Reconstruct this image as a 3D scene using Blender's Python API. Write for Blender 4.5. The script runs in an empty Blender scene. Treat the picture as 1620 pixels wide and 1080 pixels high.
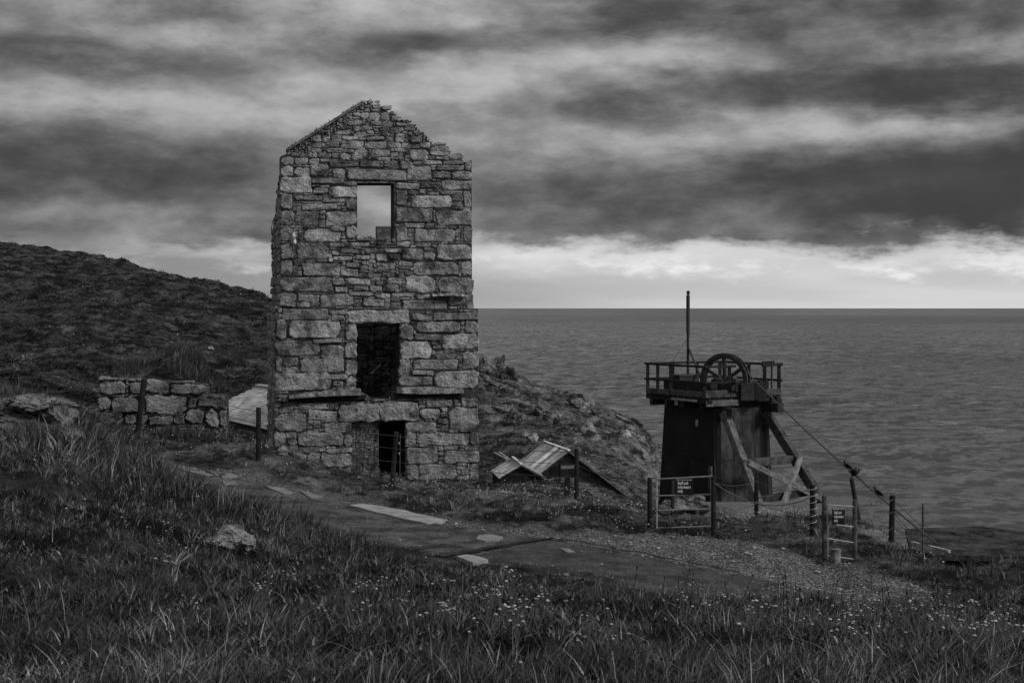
import bpy, bmesh, math, random
import numpy as np
from mathutils import Vector, Matrix
from mathutils.geometry import tessellate_polygon

# ------------------------------------------------------------------ camera
SC = bpy.context.scene
COL = SC.collection
F = 2250.0            # focal length in photograph pixels (1620 wide), 50 mm on full frame
HV = 487.0            # row of the sea horizon
cam = bpy.data.cameras.new('camera')
cam.sensor_width = 36.0
cam.lens = 36.0 * F / 1620.0
cam.shift_y = -(540.0 - HV) / 1620.0
cam.clip_start = 0.1
cam.clip_end = 300000.0
camo = bpy.data.objects.new('camera', cam)
COL.objects.link(camo)
camo.location = (0, 0, 0)
camo.rotation_euler = (math.radians(90), 0, 0)
SC.camera = camo
SC.render.engine = 'CYCLES'
SC.cycles.max_bounces = 5
SC.cycles.diffuse_bounces = 3
SC.cycles.glossy_bounces = 3
SC.view_settings.view_transform = 'Standard'
SC.view_settings.look = 'None'
SC.view_settings.exposure = 0.3
SC.view_settings.gamma = 1.0

# ------------------------------------------------------------------ sky and sun
SUN_EL, SUN_AZ = 36.0, 118.0      # azimuth clockwise from +Y (the view direction)
w = bpy.data.worlds.new('World')
SC.world = w
w.use_nodes = True
nt = w.node_tree
nt.nodes.clear()
class NT:
    """tiny helper for node graphs"""
    def __init__(s, nt): s.nt = nt
    def n(s, t, **kw):
        nd = s.nt.nodes.new(t)
        for k, v in kw.items():
            if k == 'inp':
                for i, val in v.items():
                    if hasattr(val, 'is_linked') or isinstance(val, bpy.types.NodeSocket):
                        s.nt.links.new(val, nd.inputs[i])
                    else:
                        nd.inputs[i].default_value = val
            else:
                setattr(nd, k, v)
        return nd
    def math(s, op, a, b=None, c=None, clamp=False):
        inp = {0: a}
        if b is not None: inp[1] = b
        if c is not None: inp[2] = c
        return s.n('ShaderNodeMath', operation=op, use_clamp=clamp, inp=inp).outputs[0]
    def noise(s, vec, scale, detail=4, rough=0.55, dist=0.0):
        return s.n('ShaderNodeTexNoise', inp={'Vector': vec, 'Scale': scale, 'Detail': detail, 'Roughness': rough, 'Distortion': dist}).outputs['Fac']
    def remap(s, x, a, b, c, d, smooth=True):
        nd = s.n('ShaderNodeMapRange', inp={0: x, 1: a, 2: b, 3: c, 4: d})
        nd.interpolation_type = 'SMOOTHSTEP' if smooth else 'LINEAR'
        return nd.outputs[0]
    def vmul(s, v, vec):
        return s.n('ShaderNodeVectorMath', operation='MULTIPLY', inp={0: v, 1: vec}).outputs[0]
    def vadd(s, v, vec):
        return s.n('ShaderNodeVectorMath', operation='ADD', inp={0: v, 1: vec}).outputs[0]
    def mix(s, f, a, b):
        nd = s.n('ShaderNodeMix'); nd.data_type = 'FLOAT'
        for k, val in ((0, f), (2, a), (3, b)):
            if isinstance(val, bpy.types.NodeSocket): s.nt.links.new(val, nd.inputs[k])
            else: nd.inputs[k].default_value = val
        return nd.outputs[0]
    def link(s, a, b): s.nt.links.new(a, b)

W = NT(nt)
tc = W.n('ShaderNodeTexCoord')
D = tc.outputs['Generated']
sep = W.n('ShaderNodeSeparateXYZ', inp={0: D})
dz = W.math('MAXIMUM', sep.outputs[2], 0.0)
el0 = W.math('ARCSINE', dz)
az0 = W.math('ARCTAN2', sep.outputs[0], sep.outputs[1])
# the overcast deck: long soft banks of stratocumulus, torn and warped by noise
wa = W.noise(W.vmul(D, (7.0, 7.0, 20.0)), 1.0, 4, 0.5)
wb = W.noise(W.vadd(W.vmul(D, (6.0, 6.0, 22.0)), (5, 3, 8)), 1.0, 6, 0.58)
az = W.math('ADD', az0, W.math('MULTIPLY', W.math('SUBTRACT', wa, 0.5), 0.16))
el = W.math('ADD', el0, W.math('MULTIPLY', W.math('SUBTRACT', wb, 0.5), 0.062))
c1 = W.noise(W.vadd(W.vmul(D, (3.4, 3.4, 12.0)), (2.1, 0.4, 4.0)), 1.0, 7, 0.52, 0.15)
c2 = W.noise(W.vadd(W.vmul(D, (10.0, 10.0, 27.0)), (1.1, 7.4, 2.0)), 1.0, 7, 0.56, 0.12)
c3 = W.noise(W.vadd(W.vmul(D, (24.0, 24.0, 52.0)), (4.1, 2.4, 6.0)), 1.0, 6, 0.58, 0.1)
cc = W.math('ADD', W.math('MULTIPLY', c1, 0.50), W.math('ADD', W.math('MULTIPLY', c2, 0.38), W.math('MULTIPLY', c3, 0.14)))
cc = W.math('MULTIPLY', W.math('SUBTRACT', cc, 0.51), 5.4)
def bank(u, v, ru, rv, amp, tilt=0.0):
    """a cloud bank at a bearing and height in the sky (positive = dense and dark)"""
    A, E = math.atan((u - 810) / F), math.atan((HV - v) / F)
    x = W.math('MULTIPLY_ADD', az, F / ru, -A * F / ru)
    y = W.math('MULTIPLY_ADD', el, F / rv, -E * F / rv)
    if tilt: y = W.math('MULTIPLY_ADD', x, -tilt, y)
    r2 = W.math('ADD', W.math('MULTIPLY', x, x), W.math('MULTIPLY', y, y))
    return W.math('MULTIPLY', W.math('POWER', 2.718, W.math('MULTIPLY', r2, -0.7)), amp)
BANKS = [(595, 322, 75, 34, -1.1, 0), (1230, 305, 430, 48, 1.0, 0.0), (1570, 330, 200, 48, .75, 0.2), (1450, 143, 270, 36, 1.0, .35), (1120, 140, 180, 34, .6, 0),
         (620, 78, 230, 36, .75, 0), (930, 60, 260, 26, .5, .3), (1370, 40, 330, 44, .6, .2), (120, 122, 210, 32, .7, -.2),
         (170, 255, 290, 60, .75, 0), (390, 310, 200, 50, .45, 0), (330, 18, 160, 24, .4, 0), (1000, 20, 300, 24, .4, 0),
         (540, 140, 170, 30, -.75, .2), (960, 100, 190, 20, -.8, .1), (760, 30, 110, 24, -.7, 0), (990, 215, 250, 36, -.7, .2),
         (1490, 205, 210, 20, -.95, .3), (70, 186, 120, 18, -.6, 0), (300, 62, 170, 18, -.5, 0), (1560, 85, 120, 18, -.4, .2),
         (-300, 170, 260, 60, .6, 0), (1960, 200, 300, 60, .6, 0), (300, -120, 400, 60, .5, 0), (1300, -130, 400, 70, .5, 0)]
for b_ in BANKS:
    cc = W.math('ADD', cc, bank(*b_))
dens = W.remap(cc, -1.0, 1.35, 0.0, 1.0)
cloud = W.mix(W.math('POWER', dens, 0.85), 0.31, 0.030)
# torn texture inside the banks, and the usual brightening of an overcast sky towards the zenith
cloud = W.math('MULTIPLY', cloud, W.remap(W.math('ADD', W.math('MULTIPLY', c2, 0.55), W.math('MULTIPLY', c3, 0.45)), 0.36, 0.64, 1.22, 0.80))
cloud = W.math('MULTIPLY', cloud, W.math('MULTIPLY_ADD', dz, 1.5, 0.88))
# below the deck: pale air near the horizon, brighter towards the hidden sun; the deck's lower edge is ragged
rag = W.noise(W.vmul(D, (16.0, 16.0, 50.0)), 1.0, 6, 0.62)
elj = W.math('ADD', el0, W.math('MULTIPLY', W.math('SUBTRACT', rag, 0.5), 0.060))
elj = W.math('ADD', elj, W.math('MULTIPLY', W.math('SUBTRACT', wa, 0.5), 0.03))
gap = W.remap(elj, 0.034, 0.052, 1.0, 0.0)
soft = W.noise(W.vadd(W.vmul(D, (3.0, 3.0, 26.0)), (0, 2, 1)), 1.0, 3, 0.5)
tosun = W.n('ShaderNodeVectorMath', operation='DOT_PRODUCT', inp={0: D, 1: (math.sin(math.radians(SUN_AZ)), math.cos(math.radians(SUN_AZ)), 0.0)}).outputs['Value']
glow = W.remap(tosun, -0.86, -0.18, 0.11, 0.56)
pale = W.math('MULTIPLY', glow, W.remap(soft, 0.3, 0.7, 0.82, 1.12))
rim = W.math('MULTIPLY', W.remap(elj, 0.022, 0.040, 0.0, 1.0), W.remap(rag, 0.42, 0.70, 0.0, 0.30))
pale = W.math('ADD', pale, rim)
pale = W.math('ADD', pale, W.math('ADD', bank(850, 396, 130, 26, .22), bank(340, 394, 110, 20, .26)))
# clear-air light behind the clouds
sky = W.n('ShaderNodeTexSky')
sky.sky_type = 'NISHITA'
sky.sun_disc = False
sky.sun_elevation = math.radians(SUN_EL)
sky.sun_rotation = math.radians(SUN_AZ)
bw = W.n('ShaderNodeRGBToBW', inp={0: sky.outputs[0]}).outputs[0]
deck = W.mix(gap, cloud, pale)
tot = W.math('ADD', W.math('MULTIPLY', deck, 10.0 * 0.93), W.math('MULTIPLY', bw, 0.05))
bg = W.n('ShaderNodeBackground', inp={0: tot, 1: 0.1})
out = W.n('ShaderNodeOutputWorld')
W.link(bg.outputs[0], out.inputs[0])

sun = bpy.data.lights.new('sun', 'SUN')
sun.energy = 1.5
sun.angle = math.radians(10)
sun.color = (1, 1, 1)
suno = bpy.data.objects.new('sun', sun)
COL.objects.link(suno)
e, a = math.radians(SUN_EL), math.radians(SUN_AZ)
suno.rotation_euler = (-Vector((math.sin(a) * math.cos(e), math.cos(a) * math.cos(e), math.sin(e)))).to_track_quat('-Z', 'Y').to_euler()

# ------------------------------------------------------------------ helpers
rng = np.random.default_rng(7)
random.seed(7)
def P(u, v, Y):
    return Vector(((u - 810) / F * Y, Y, (HV - v) / F * Y))
def PX(u, Y): return (u - 810) / F * Y
def PZ(v, Y): return (HV - v) / F * Y

def hash2(ix, iy, seed):
    n = (ix.astype(np.int64) * 374761393 + iy.astype(np.int64) * 668265263 + seed * 974634777) & 0xffffffff
    n = ((n ^ (n >> 13)) * 1274126177) & 0xffffffff
    n = (n ^ (n >> 16)) & 0xffffffff
    return n.astype(np.float64) / 0xffffffff
def vnoise(x, y, seed=0):
    x = np.asarray(x, float); y = np.asarray(y, float)
    ix = np.floor(x); iy = np.floor(y)
    fx = x - ix; fy = y - iy
    fx = fx * fx * (3 - 2 * fx); fy = fy * fy * (3 - 2 * fy)
    a = hash2(ix, iy, seed); b = hash2(ix + 1, iy, seed); c = hash2(ix, iy + 1, seed); d = hash2(ix + 1, iy + 1, seed)
    return (a * (1 - fx) + b * fx) * (1 - fy) + (c * (1 - fx) + d * fx) * fy
def fbm(x, y, seed=0, octv=4):
    s = 0; amp = 0.5; tot = 0
    for o in range(octv):
        s = s + amp * vnoise(np.asarray(x) * 2 ** o + 17.3 * o, np.asarray(y) * 2 ** o - 9.1 * o, seed + o)
        tot += amp; amp *= 0.5
    return s / tot - 0.5

def fast_mesh(name, V, T, mat, tone=None, smooth=False):
    """mesh from numpy arrays; T is (n,3) triangles or (n,4) quads"""
    V = np.ascontiguousarray(V, dtype=np.float32); T = np.ascontiguousarray(T, dtype=np.int32)
    me = bpy.data.meshes.new(name)
    k = T.shape[1]
    me.vertices.add(len(V)); me.vertices.foreach_set('co', V.ravel())
    me.loops.add(T.size); me.loops.foreach_set('vertex_index', T.ravel())
    me.polygons.add(len(T))
    me.polygons.foreach_set('loop_start', np.arange(0, T.size, k, dtype=np.int32))
    me.polygons.foreach_set('loop_total', np.full(len(T), k, dtype=np.int32))
    if smooth: me.polygons.foreach_set('use_smooth', np.ones(len(T), dtype=bool))
    if tone is not None:
        for nm, arr in (tone.items() if isinstance(tone, dict) else [('tone', tone)]):
            at = me.attributes.new(nm, 'FLOAT', 'POINT')
            at.data.foreach_set('value', np.ascontiguousarray(arr, dtype=np.float32))
    me.update(calc_edges=True)
    me.materials.append(mat)
    return me

class MB:
    """collects boxes, bars and tubes into one mesh"""
    def __init__(s): s.v = []; s.f = []; s.t = []
    def add(s, v, f, tone=None):
        o = len(s.v)
        s.v += [tuple(p) for p in v]; s.f += [tuple(i + o for i in q) for q in f]
        s.t += [1.0 if tone is None else tone] * len(v)
    def hexa(s, p, tone=None):
        """8 points: bottom ring 0-3, top ring 4-7"""
        s.add(p, [(3, 2, 1, 0), (4, 5, 6, 7), (0, 1, 5, 4), (1, 2, 6, 5), (2, 3, 7, 6), (3, 0, 4, 7)], tone)
    def box(s, c, d, rz=0.0, tone=None):
        c = Vector(c); x, y, z = d[0] / 2, d[1] / 2, d[2] / 2
        ca, sa = math.cos(rz), math.sin(rz)
        q = []
        for zz in (-z, z):
            for xx, yy in ((-x, -y), (x, -y), (x, y), (-x, y)):
                q.append((c.x + xx * ca - yy * sa, c.y + xx * sa + yy * ca, c.z + zz))
        s.hexa(q, tone)
    def bar(s, a, b, w, h=None, up=(0, 0, 1), tone=None, taper=1.0):
        """rectangular timber from a to b; w across, h along up"""
        a, b = Vector(a), Vector(b); h = w if h is None else h
        d = (b - a).normalized(); u = Vector(up)
        if abs(d.dot(u)) > 0.98: u = Vector((0, 1, 0))
        x = d.cross(u).normalized(); y = x.cross(d).normalized()
        q = []
        for p, k in ((a, 1.0), (b, taper)):
            for sx, sy in ((-1, -1), (1, -1), (1, 1), (-1, 1)):
                q.append(p + x * sx * w / 2 * k + y * sy * h / 2 * k)
        s.add(q, [(3, 2, 1, 0), (4, 5, 6, 7), (0, 1, 5, 4), (1, 2, 6, 5), (2, 3, 7, 6), (3, 0, 4, 7)], tone)
    def tube(s, pts, r, n=6, tone=None):
        pts = [Vector(p) for p in pts]; rr = r if isinstance(r, (list, tuple)) else [r] * len(pts)
        vs = []; fs = []
        ref = Vector((0, 0, 1))
        for i, p in enumerate(pts):
            d = (pts[min(i + 1, len(pts) - 1)] - pts[max(i - 1, 0)]).normalized()
            u = ref if abs(d.dot(ref)) < 0.95 else Vector((1, 0, 0))
            x = d.cross(u).normalized(); y = x.cross(d).normalized()
            for k in range(n):
                t = 2 * math.pi * k / n
                vs.append(p + (x * math.cos(t) + y * math.sin(t)) * rr[i])
        for i in range(len(pts) - 1):
            for k in range(n):
                k2 = (k + 1) % n
                fs.append((i * n + k, i * n + k2, (i + 1) * n + k2, (i + 1) * n + k))
        fs.append(tuple(range(n))[::-1]); fs.append(tuple((len(pts) - 1) * n + k for k in range(n)))
        s.add(vs, fs, tone)
    def quad(s, p, th=0.02, tone=None):
        """a thin plate: 4 points, thickness below them"""
        p = [Vector(q) for q in p]
        n = (p[1] - p[0]).cross(p[3] - p[0]).normalized()
        s.hexa([q - n * th for q in p] + p, tone)
    def build(s, name, mat, parent=None, bevel=0.0, centre=True, smooth=False):
        V = np.array([tuple(q) for q in s.v], float)
        me = bpy.data.meshes.new(name)
        org = V.mean(0) if (centre and parent is not None) else np.zeros(3)
        me.from_pydata([tuple(q) for q in (V - org)], [], s.f)
        at = me.attributes.new('tone', 'FLOAT', 'POINT')
        at.data.foreach_set('value', np.array(s.t, dtype=np.float32))
        me.materials.append(mat)
        if smooth: me.polygons.foreach_set('use_smooth', np.ones(len(me.polygons), dtype=bool))
        me.update()
        o = link(name, me, parent, tuple(org))
        if bevel:
            bm = o.modifiers.new('bevel', 'BEVEL'); bm.width = bevel; bm.segments = 1; bm.limit_method = 'ANGLE'
        return o

WORLD_POS = {}
def link(name, me, parent=None, loc=(0, 0, 0)):
    """link a mesh; loc is in world axes, a parent is always an unrotated empty or an object whose world place is known"""
    o = bpy.data.objects.new(name, me)
    COL.objects.link(o)
    WORLD_POS[o.name] = Vector(loc)
    if parent is not None:
        o.parent = parent
        o.location = Vector(loc) - WORLD_POS[parent.name]
    else:
        o.location = loc
    return o
def tag(o, label, cat, group=None):
    o['label'] = label; o['category'] = cat
    if group: o['group'] = group
    return o
def kind(o, k, label=None):
    o['kind'] = k
    if label: o['label'] = label
    return o
def thing(name, label, cat, loc, group=None):
    o = bpy.data.objects.new(name, None)
    o.empty_display_size = 0.3
    COL.objects.link(o); o.location = loc
    WORLD_POS[o.name] = Vector(loc)
    return tag(o, label, cat, group)

# ------------------------------------------------------------------ materials (a black and white world: greys only)
def material(name, base, spread=0.5, scale=3.0, fine=20.0, bump=0.3, bump_scale=None, rough=0.85, spec=0.3,
             tone=False, dist=0.03, speck=0.0, stain=None, stretch=(1, 1, 1), metal=0.0, objrand=0.0):
    m = bpy.data.materials.new(name); m.use_nodes = True
    N = NT(m.node_tree)
    m.node_tree.nodes.clear()
    pos = N.n('ShaderNodeNewGeometry').outputs['Position']
    pos = N.vmul(pos, stretch)
    n1 = N.noise(pos, scale, 5, 0.6)
    n2 = N.noise(N.vadd(pos, (3, 8, 1)), fine, 4, 0.65)
    val = N.math('ADD', N.remap(n1, 0.25, 0.75, 1 - spread, 1 + spread), N.remap(n2, 0.25, 0.75, -spread * 0.7, spread * 0.7))
    if speck:
        n3 = N.noise(N.vadd(pos, (9, 1, 4)), fine * 2.2, 2, 0.5)
        val = N.math('ADD', val, N.remap(n3, 0.60, 0.72, 0.0, speck))
        val = N.math('SUBTRACT', val, N.remap(n3, 0.40, 0.30, 0.0, speck * 0.6))
    if stain:
        n4 = N.noise(N.vadd(pos, (2, 5, 7)), stain[0], 5, 0.62)
        val = N.math('MULTIPLY', val, N.remap(n4, 0.5, 0.62, 1.0, stain[1]))
    val = N.math('MULTIPLY', N.math('MAXIMUM', val, 0.08), base)
    if tone:
        val = N.math('MULTIPLY', val, N.n('ShaderNodeAttribute', attribute_name='tone').outputs['Fac'])
    if objrand:
        r = N.n('ShaderNodeObjectInfo').outputs['Random']
        val = N.math('MULTIPLY', val, N.remap(r, 0, 1, 1 - objrand, 1 + objrand, False))
    b = N.n('ShaderNodeBsdfPrincipled', inp={'Base Color': val, 'Roughness': rough, 'Metallic': metal})
    b.inputs['Specular IOR Level'].default_value = spec
    if bump:
        bs = bump_scale or fine
        h = N.math('ADD', N.noise(pos, bs, 6, 0.68), N.math('MULTIPLY', N.noise(pos, bs * 0.28, 3, 0.6), 1.6))
        bn = N.n('ShaderNodeBump', inp={'Strength': bump, 'Distance': dist, 'Height': h})
        N.link(bn.outputs[0], b.inputs['Normal'])
    o = N.n('ShaderNodeOutputMaterial')
    N.link(b.outputs[0], o.inputs[0])
    return m

M = {}
M['granite'] = material('granite', 0.35, 0.5, 2.4, 15, 1.0, 8, 0.9, 0.2, tone=True, dist=0.22, speck=0.9, stain=(1.5, 0.42))
M['mortar'] = material('mortar', 0.06, 0.6, 3.0, 22, 0.9, 16, 0.95, 0.1, dist=0.06)
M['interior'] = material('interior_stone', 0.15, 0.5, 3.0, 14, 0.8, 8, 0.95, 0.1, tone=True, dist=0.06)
M['rock'] = material('rock', 0.22, 0.7, 0.9, 4, 1.0, 2.6, 0.95, 0.15, tone=True, dist=0.5, speck=1.6, stain=(0.9, 0.4))
M['boulder'] = material('lichen_rock', 0.16, 0.6, 3.0, 20, 1.0, 12, 0.95, 0.15, tone=True, dist=0.06, speck=1.2, stain=(2.5, 0.45))
M['wood_dark'] = material('weathered_dark_timber', 0.014, 0.5, 3, 25, 0.5, 30, 0.8, 0.25, tone=True, dist=0.01)
M['wood'] = material('weathered_timber', 0.13, 0.5, 4, 25, 0.5, 30, 0.85, 0.2, tone=True, dist=0.01, stain=(6, 0.6))
M['pale_wood'] = material('bleached_timber', 0.36, 0.4, 5, 30, 0.5, 30, 0.85, 0.2, tone=True, dist=0.01, stain=(5, 0.6))
M['steel_dark'] = material('dark_painted_steel', 0.014, 0.6, 2.5, 12, 0.3, 14, 0.55, 0.4, tone=True, dist=0.01)
M['rust_sheet'] = material('rusty_sheet_metal', 0.034, 0.9, 1.3, 5, 0.35, 9, 0.6, 0.4, tone=True, dist=0.02, stain=(1.1, 0.3), stretch=(1, 1, 0.7))
M['galv'] = material('galvanised_steel', 0.4, 0.3, 6, 30, 0.1, 30, 0.5, 0.5, tone=True, dist=0.004)
M['wire'] = material('fence_wire', 0.05, 0.3, 6, 30, 0.0, None, 0.6, 0.4)
M['sheet'] = material('corrugated_iron', 0.50, 0.35, 1.8, 9, 0.2, 12, 0.6, 0.4, tone=True, dist=0.01, stain=(2.2, 0.7))
M['slate'] = material('slate', 0.44, 0.35, 2.0, 9, 0.4, 8, 0.75, 0.3, tone=True, dist=0.02)
M['concrete'] = material('concrete', 0.115, 0.3, 0.8, 9, 0.4, 12, 0.9, 0.2, tone=True, dist=0.02, stretch=(.5, 1, 1))
M['felt'] = material('dark_roof_felt', 0.045, 0.8, 2.0, 9, 0.9, 7, 0.95, 0.05, tone=True, dist=0.08, speck=1.0)
M['sign'] = material('black_sign_plate', 0.012, 0.1, 4, 20, 0.0, None, 0.5, 0.3)
M['sign_text'] = material('white_sign_paint', 0.75, 0.1, 4, 20, 0.0, None, 0.7, 0.2)
M['bird'] = material('black_feathers', 0.02, 0.4, 20, 60, 0.2, 60, 0.6, 0.4)
M['brick'] = material('old_brick', 0.14, 0.5, 6, 20, 0.5, 16, 0.95, 0.1, tone=True, dist=0.02)
M['insulator'] = material('white_porcelain', 0.6, 0.1, 4, 20, 0, None, 0.3, 0.5)
M['grass'] = material('grass_blades', 0.040, 0.5, 0.9, 5, 0.0, None, 0.42, 0.45, tone=True)
M['heath'] = material('heath_scrub', 0.085, 0.6, 0.5, 2.5, 0.0, None, 0.9, 0.05, tone=True)
M['flower'] = material('white_petals', 0.42, 0.2, 10, 40, 0.0, None, 0.8, 0.1, tone=True)
M['seed'] = material('dark_seed_heads', 0.02, 0.3, 10, 40, 0.0, None, 0.9, 0.1)
M['gravel'] = material('gravel_stones', 0.36, 0.5, 9, 40, 0.3, 40, 0.9, 0.2, tone=True, dist=0.01)
M['asphalt_pale'] = material('worn_asphalt', 0.092, 0.6, 1.6, 15, 1.0, 18, 0.95, 0.12, dist=0.06, speck=1.1, stain=(3.0, 0.6))
M['asphalt_dark'] = material('dark_asphalt', 0.064, 0.6, 1.6, 17, 1.0, 20, 0.95, 0.12, dist=0.05, speck=1.1)
M['slab'] = material('pale_paving_stone', 0.22, 0.3, 3, 22, 0.6, 30, 0.95, 0.1, tone=True, dist=0.02, speck=0.5)
M['tar'] = material('tar_seam', 0.014, 0.3, 3, 20, 0.4, 20, 0.9, 0.2, dist=0.01)

# ------------------------------------------------------------------ terrain
# surveyed heights: (bearing as photo column, row of the ground there, distance)
CP = [
 (-400,1080,5.5),(0,1080,5.5),(400,1080,5.5),(810,1080,5.5),(1215,1080,5.6),(1620,1080,5.8),(2050,1080,6),
 (-300,900,9),(0,900,9),(0,760,16),(0,705,22),(150,705,24),(60,660,27),(-300,690,22),
 (300,950,9),(300,855,15),(290,775,24),(220,715,31),
 (600,1000,7.2),(600,935,11),(600,895,17),(450,830,21),
 (900,1012,7.2),(900,970,10.5),(900,946,15),
 (1200,1035,6.8),(1200,992,9.5),(1200,970,12.5),(1200,957,17),
 (1500,1045,6.6),(1500,1003,9),(1500,980,12),(1500,968,17),(1500,930,24),(1500,895,28),
 (1620,1010,9),(1620,960,14),(1620,945,22),(1620,885,29),(2000,960,20),
 (1350,945,22.35),(1190,915,23.65),(1000,880,25.2),(880,855,26.6),(700,829,28.5),(560,800,30.9),(400,763,33.5),(270,741,35.1),
 (1140,950,21.3),(1044,938,21.9),(820,898,23.8),(700,876,25.4),(549,848,26.7),(430,812,28.0),(330,778,30.5),
 (1128,850,28),(1028,828,29.5),(912,792,33),(622,768,35),(500,748,35.5),(409,727,36),(222,692,39),(150,695,38),
 (1197,824,31),(1285,850,28),(1303,890,26.5),(1352,890,26.5),(1411,860,28.5),(1460,874,27.5),(1200,880,26),(1350,905,25.5),
 (800,772,36),(950,803,35),(700,768,36.5),
 (250,690,41.6),(350,692,41.6),(420,705,42),(140,665,44),(60,600,60),(-200,600,55),(100,640,36),(30,632,32),
 (440,760,46),(600,775,46),(740,776,47),(430,745,56),(600,765,58),(740,760,58),(360,740,58),(330,700,68),
 (410,625,78),(400,600,84),(250,585,74),(0,577,75),(-250,570,75),(100,480,110),(300,510,110),(420,540,112),
 (-250,340,155),(0,387,150),(200,417,150),(300,441,148),(430,476,145),(600,527,130),(680,560,115),
 (790,772,50),(900,766,53),(985,792,54),(1010,770,60),(1020,742,64),(950,705,72),(850,690,67),(800,662,72),(760,640,80),
 (1030,705,88),(770,590,104),(850,617,102),(940,645,100),(965,655,99),(1000,672,98),(1040,696,96),(900,660,86),
 (1080,850,47),(1130,862,43),(1220,872,42),(1200,850,38.5),(1300,850,38),(1350,840,36),(1400,838,30.5),(1100,835,36),
 (1060,800,75),(1225,900,70),(1400,930,45),(1450,905,31),(1550,915,30.5),(1550,915,33),(1650,915,30.5),(1650,915,33),(1550,930,36),(1700,900,36),(1600,980,45),(1700,1050,60),(1300,1000,60),
]
HID = [  # beyond the cliff edges and the hill crest: x, y, z
 (-95,230,-6),(-40,240,-20),(10,170,-46),(25,135,-44),(40,120,-46),(60,120,-52),(0,128,-22),(-20,190,-34),
 (30,75,-32),(45,70,-48),(18,95,-26),(22,80,-24),(70,60,-60),(40,45,-32),(-160,230,14),
]
cu = []; ct = []
for (u, v, Y) in CP:
    cu.append(((u - 810) / 330.0, math.log(Y) * 2.2)); ct.append(v)
for (x, y, z) in HID:
    cu.append((x / y * F / 330.0, math.log(y) * 2.2)); ct.append(HV - z / y * F)
cu = np.array(cu); ct = np.array(ct)
def tps(r2): return 0.5 * r2 * np.log(r2 + 1e-9)
n_ = len(cu)
A_ = np.zeros((n_ + 3, n_ + 3))
A_[:n_, :n_] = tps(((cu[:, None, :] - cu[None, :, :]) ** 2).sum(-1)) + np.eye(n_) * 0.012
A_[:n_, n_] = 1; A_[:n_, n_ + 1:] = cu
A_[n_, :n_] = 1; A_[n_ + 1:, :n_] = cu.T
sol = np.linalg.solve(A_, np.concatenate([ct, np.zeros(3)]))
def sstep(a, b, x):
    t = np.clip((x - a) / (b - a), 0, 1); return t * t * (3 - 2 * t)
MOUND = dict(x0=-12.35, x1=-8.75, y0=42.75, y1=47.5)
def terrain(X, Y, detail=True):
    X = np.asarray(X, float); Y = np.asarray(Y, float)
    shp = np.broadcast(X, Y).shape
    X = np.broadcast_to(X, shp).ravel(); Y = np.broadcast_to(Y, shp).ravel()
    Yc = np.maximum(Y, 4.6)
    q = np.stack([np.clip(X / Yc, -0.62, 0.62) * F / 330.0, np.log(Yc) * 2.2], 1)
    res = np.empty(len(q))
    for i in range(0, len(q), 40000):
        c = q[i:i + 40000]
        r2 = ((c[:, None, :] - cu[None, :, :]) ** 2).sum(-1)
        res[i:i + 40000] = tps(r2) @ sol[:n_] + sol[n_] + c @ sol[n_ + 1:]
    z = (HV - res) / F * Yc
    # bank of earth retained by the granite wall
    mb = sstep(MOUND['x0'] - 0.1, MOUND['x0'] + 0.35, X) * (1 - sstep(MOUND['x1'] - 1.6, MOUND['x1'] - 0.1, X)) * sstep(MOUND['y0'] - 0.2, MOUND['y0'] + 0.2, Y) * (1 - sstep(45.5, 51, Y))
    top = -1.98 + 0.50 * np.exp(-((X + 10.2) / 1.4) ** 2) * sstep(42.8, 44.5, Y)
    z = np.where(mb > 0, z * (1 - mb) + np.maximum(z, top) * mb, z)
    if detail:
        near = np.clip(1 - PATHW(X, Y), 0, 1)
        z = z + near * (fbm(X * 0.9, Y * 0.9, 3, 4) * 0.34 * sstep(3, 9, Y) + fbm(X * 2.6, Y * 2.6, 5, 3) * 0.22 * sstep(3, 7, Y))
        far = sstep(58, 80, Y)
        hl = sstep(2, -16, X)           # heather hill on the left, smoother headland on the right
        z = z + far * ((.35 + .65 * hl) * fbm(X * 0.16, Y * 0.16, 9, 4) * 1.6 + (.35 + .4 * hl) * (fbm(X * .7 + Y * .35, Y * .45 - X * .12, 14, 4) * 1.3 - np.abs(fbm(X * 0.4 + Y * .2, Y * 0.25, 12, 4)) * .8))
    return z.reshape(shp)
FAR_EDGE = [(9.4, 18.4), (7.3, 20.4), (5.36, 22.35), (4.0, 23.65), (2.13, 25.2), (0.83, 26.6), (-1.4, 28.5), (-3.4, 30.9), (-6.1, 33.5), (-8.4, 35.1), (-10.8, 36.4)]
NEAR_EDGE = [(7.6, 16.6), (5.5, 18.6), (3.55, 20.5), (2.27, 21.9), (0.45, 23.5), (-0.95, 25.0), (-3.1, 26.8), (-4.9, 28.9), (-7.2, 31.4), (-9.0, 32.9), (-11.4, 34.2)]
MIDL = [((a[0] + b[0]) / 2, (a[1] + b[1]) / 2) for a, b in zip(FAR_EDGE, NEAR_EDGE)]
def dist_poly(X, Y, poly):
    d = np.full(np.shape(X), 1e9)
    for (x0, y0), (x1, y1) in zip(poly[:-1], poly[1:]):
        dx, dy = x1 - x0, y1 - y0; L = dx * dx + dy * dy
        t = np.clip(((X - x0) * dx + (Y - y0) * dy) / L, 0, 1)
        d = np.minimum(d, np.hypot(X - x0 - t * dx, Y - y0 - t * dy))
    return d
def PATHW(X, Y):
    return 1 - sstep(1.35, 2.3, dist_poly(X, Y, MIDL))
GRAVEL = [(0.6, 27.0), (4, 23.8), (5.4, 22.4), (6.6, 21.9), (6.9, 24.6), (6.1, 26.2), (5.3, 26.9), (4.0, 27.9), (2.6, 28.3), (1.4, 28.0)]
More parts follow.
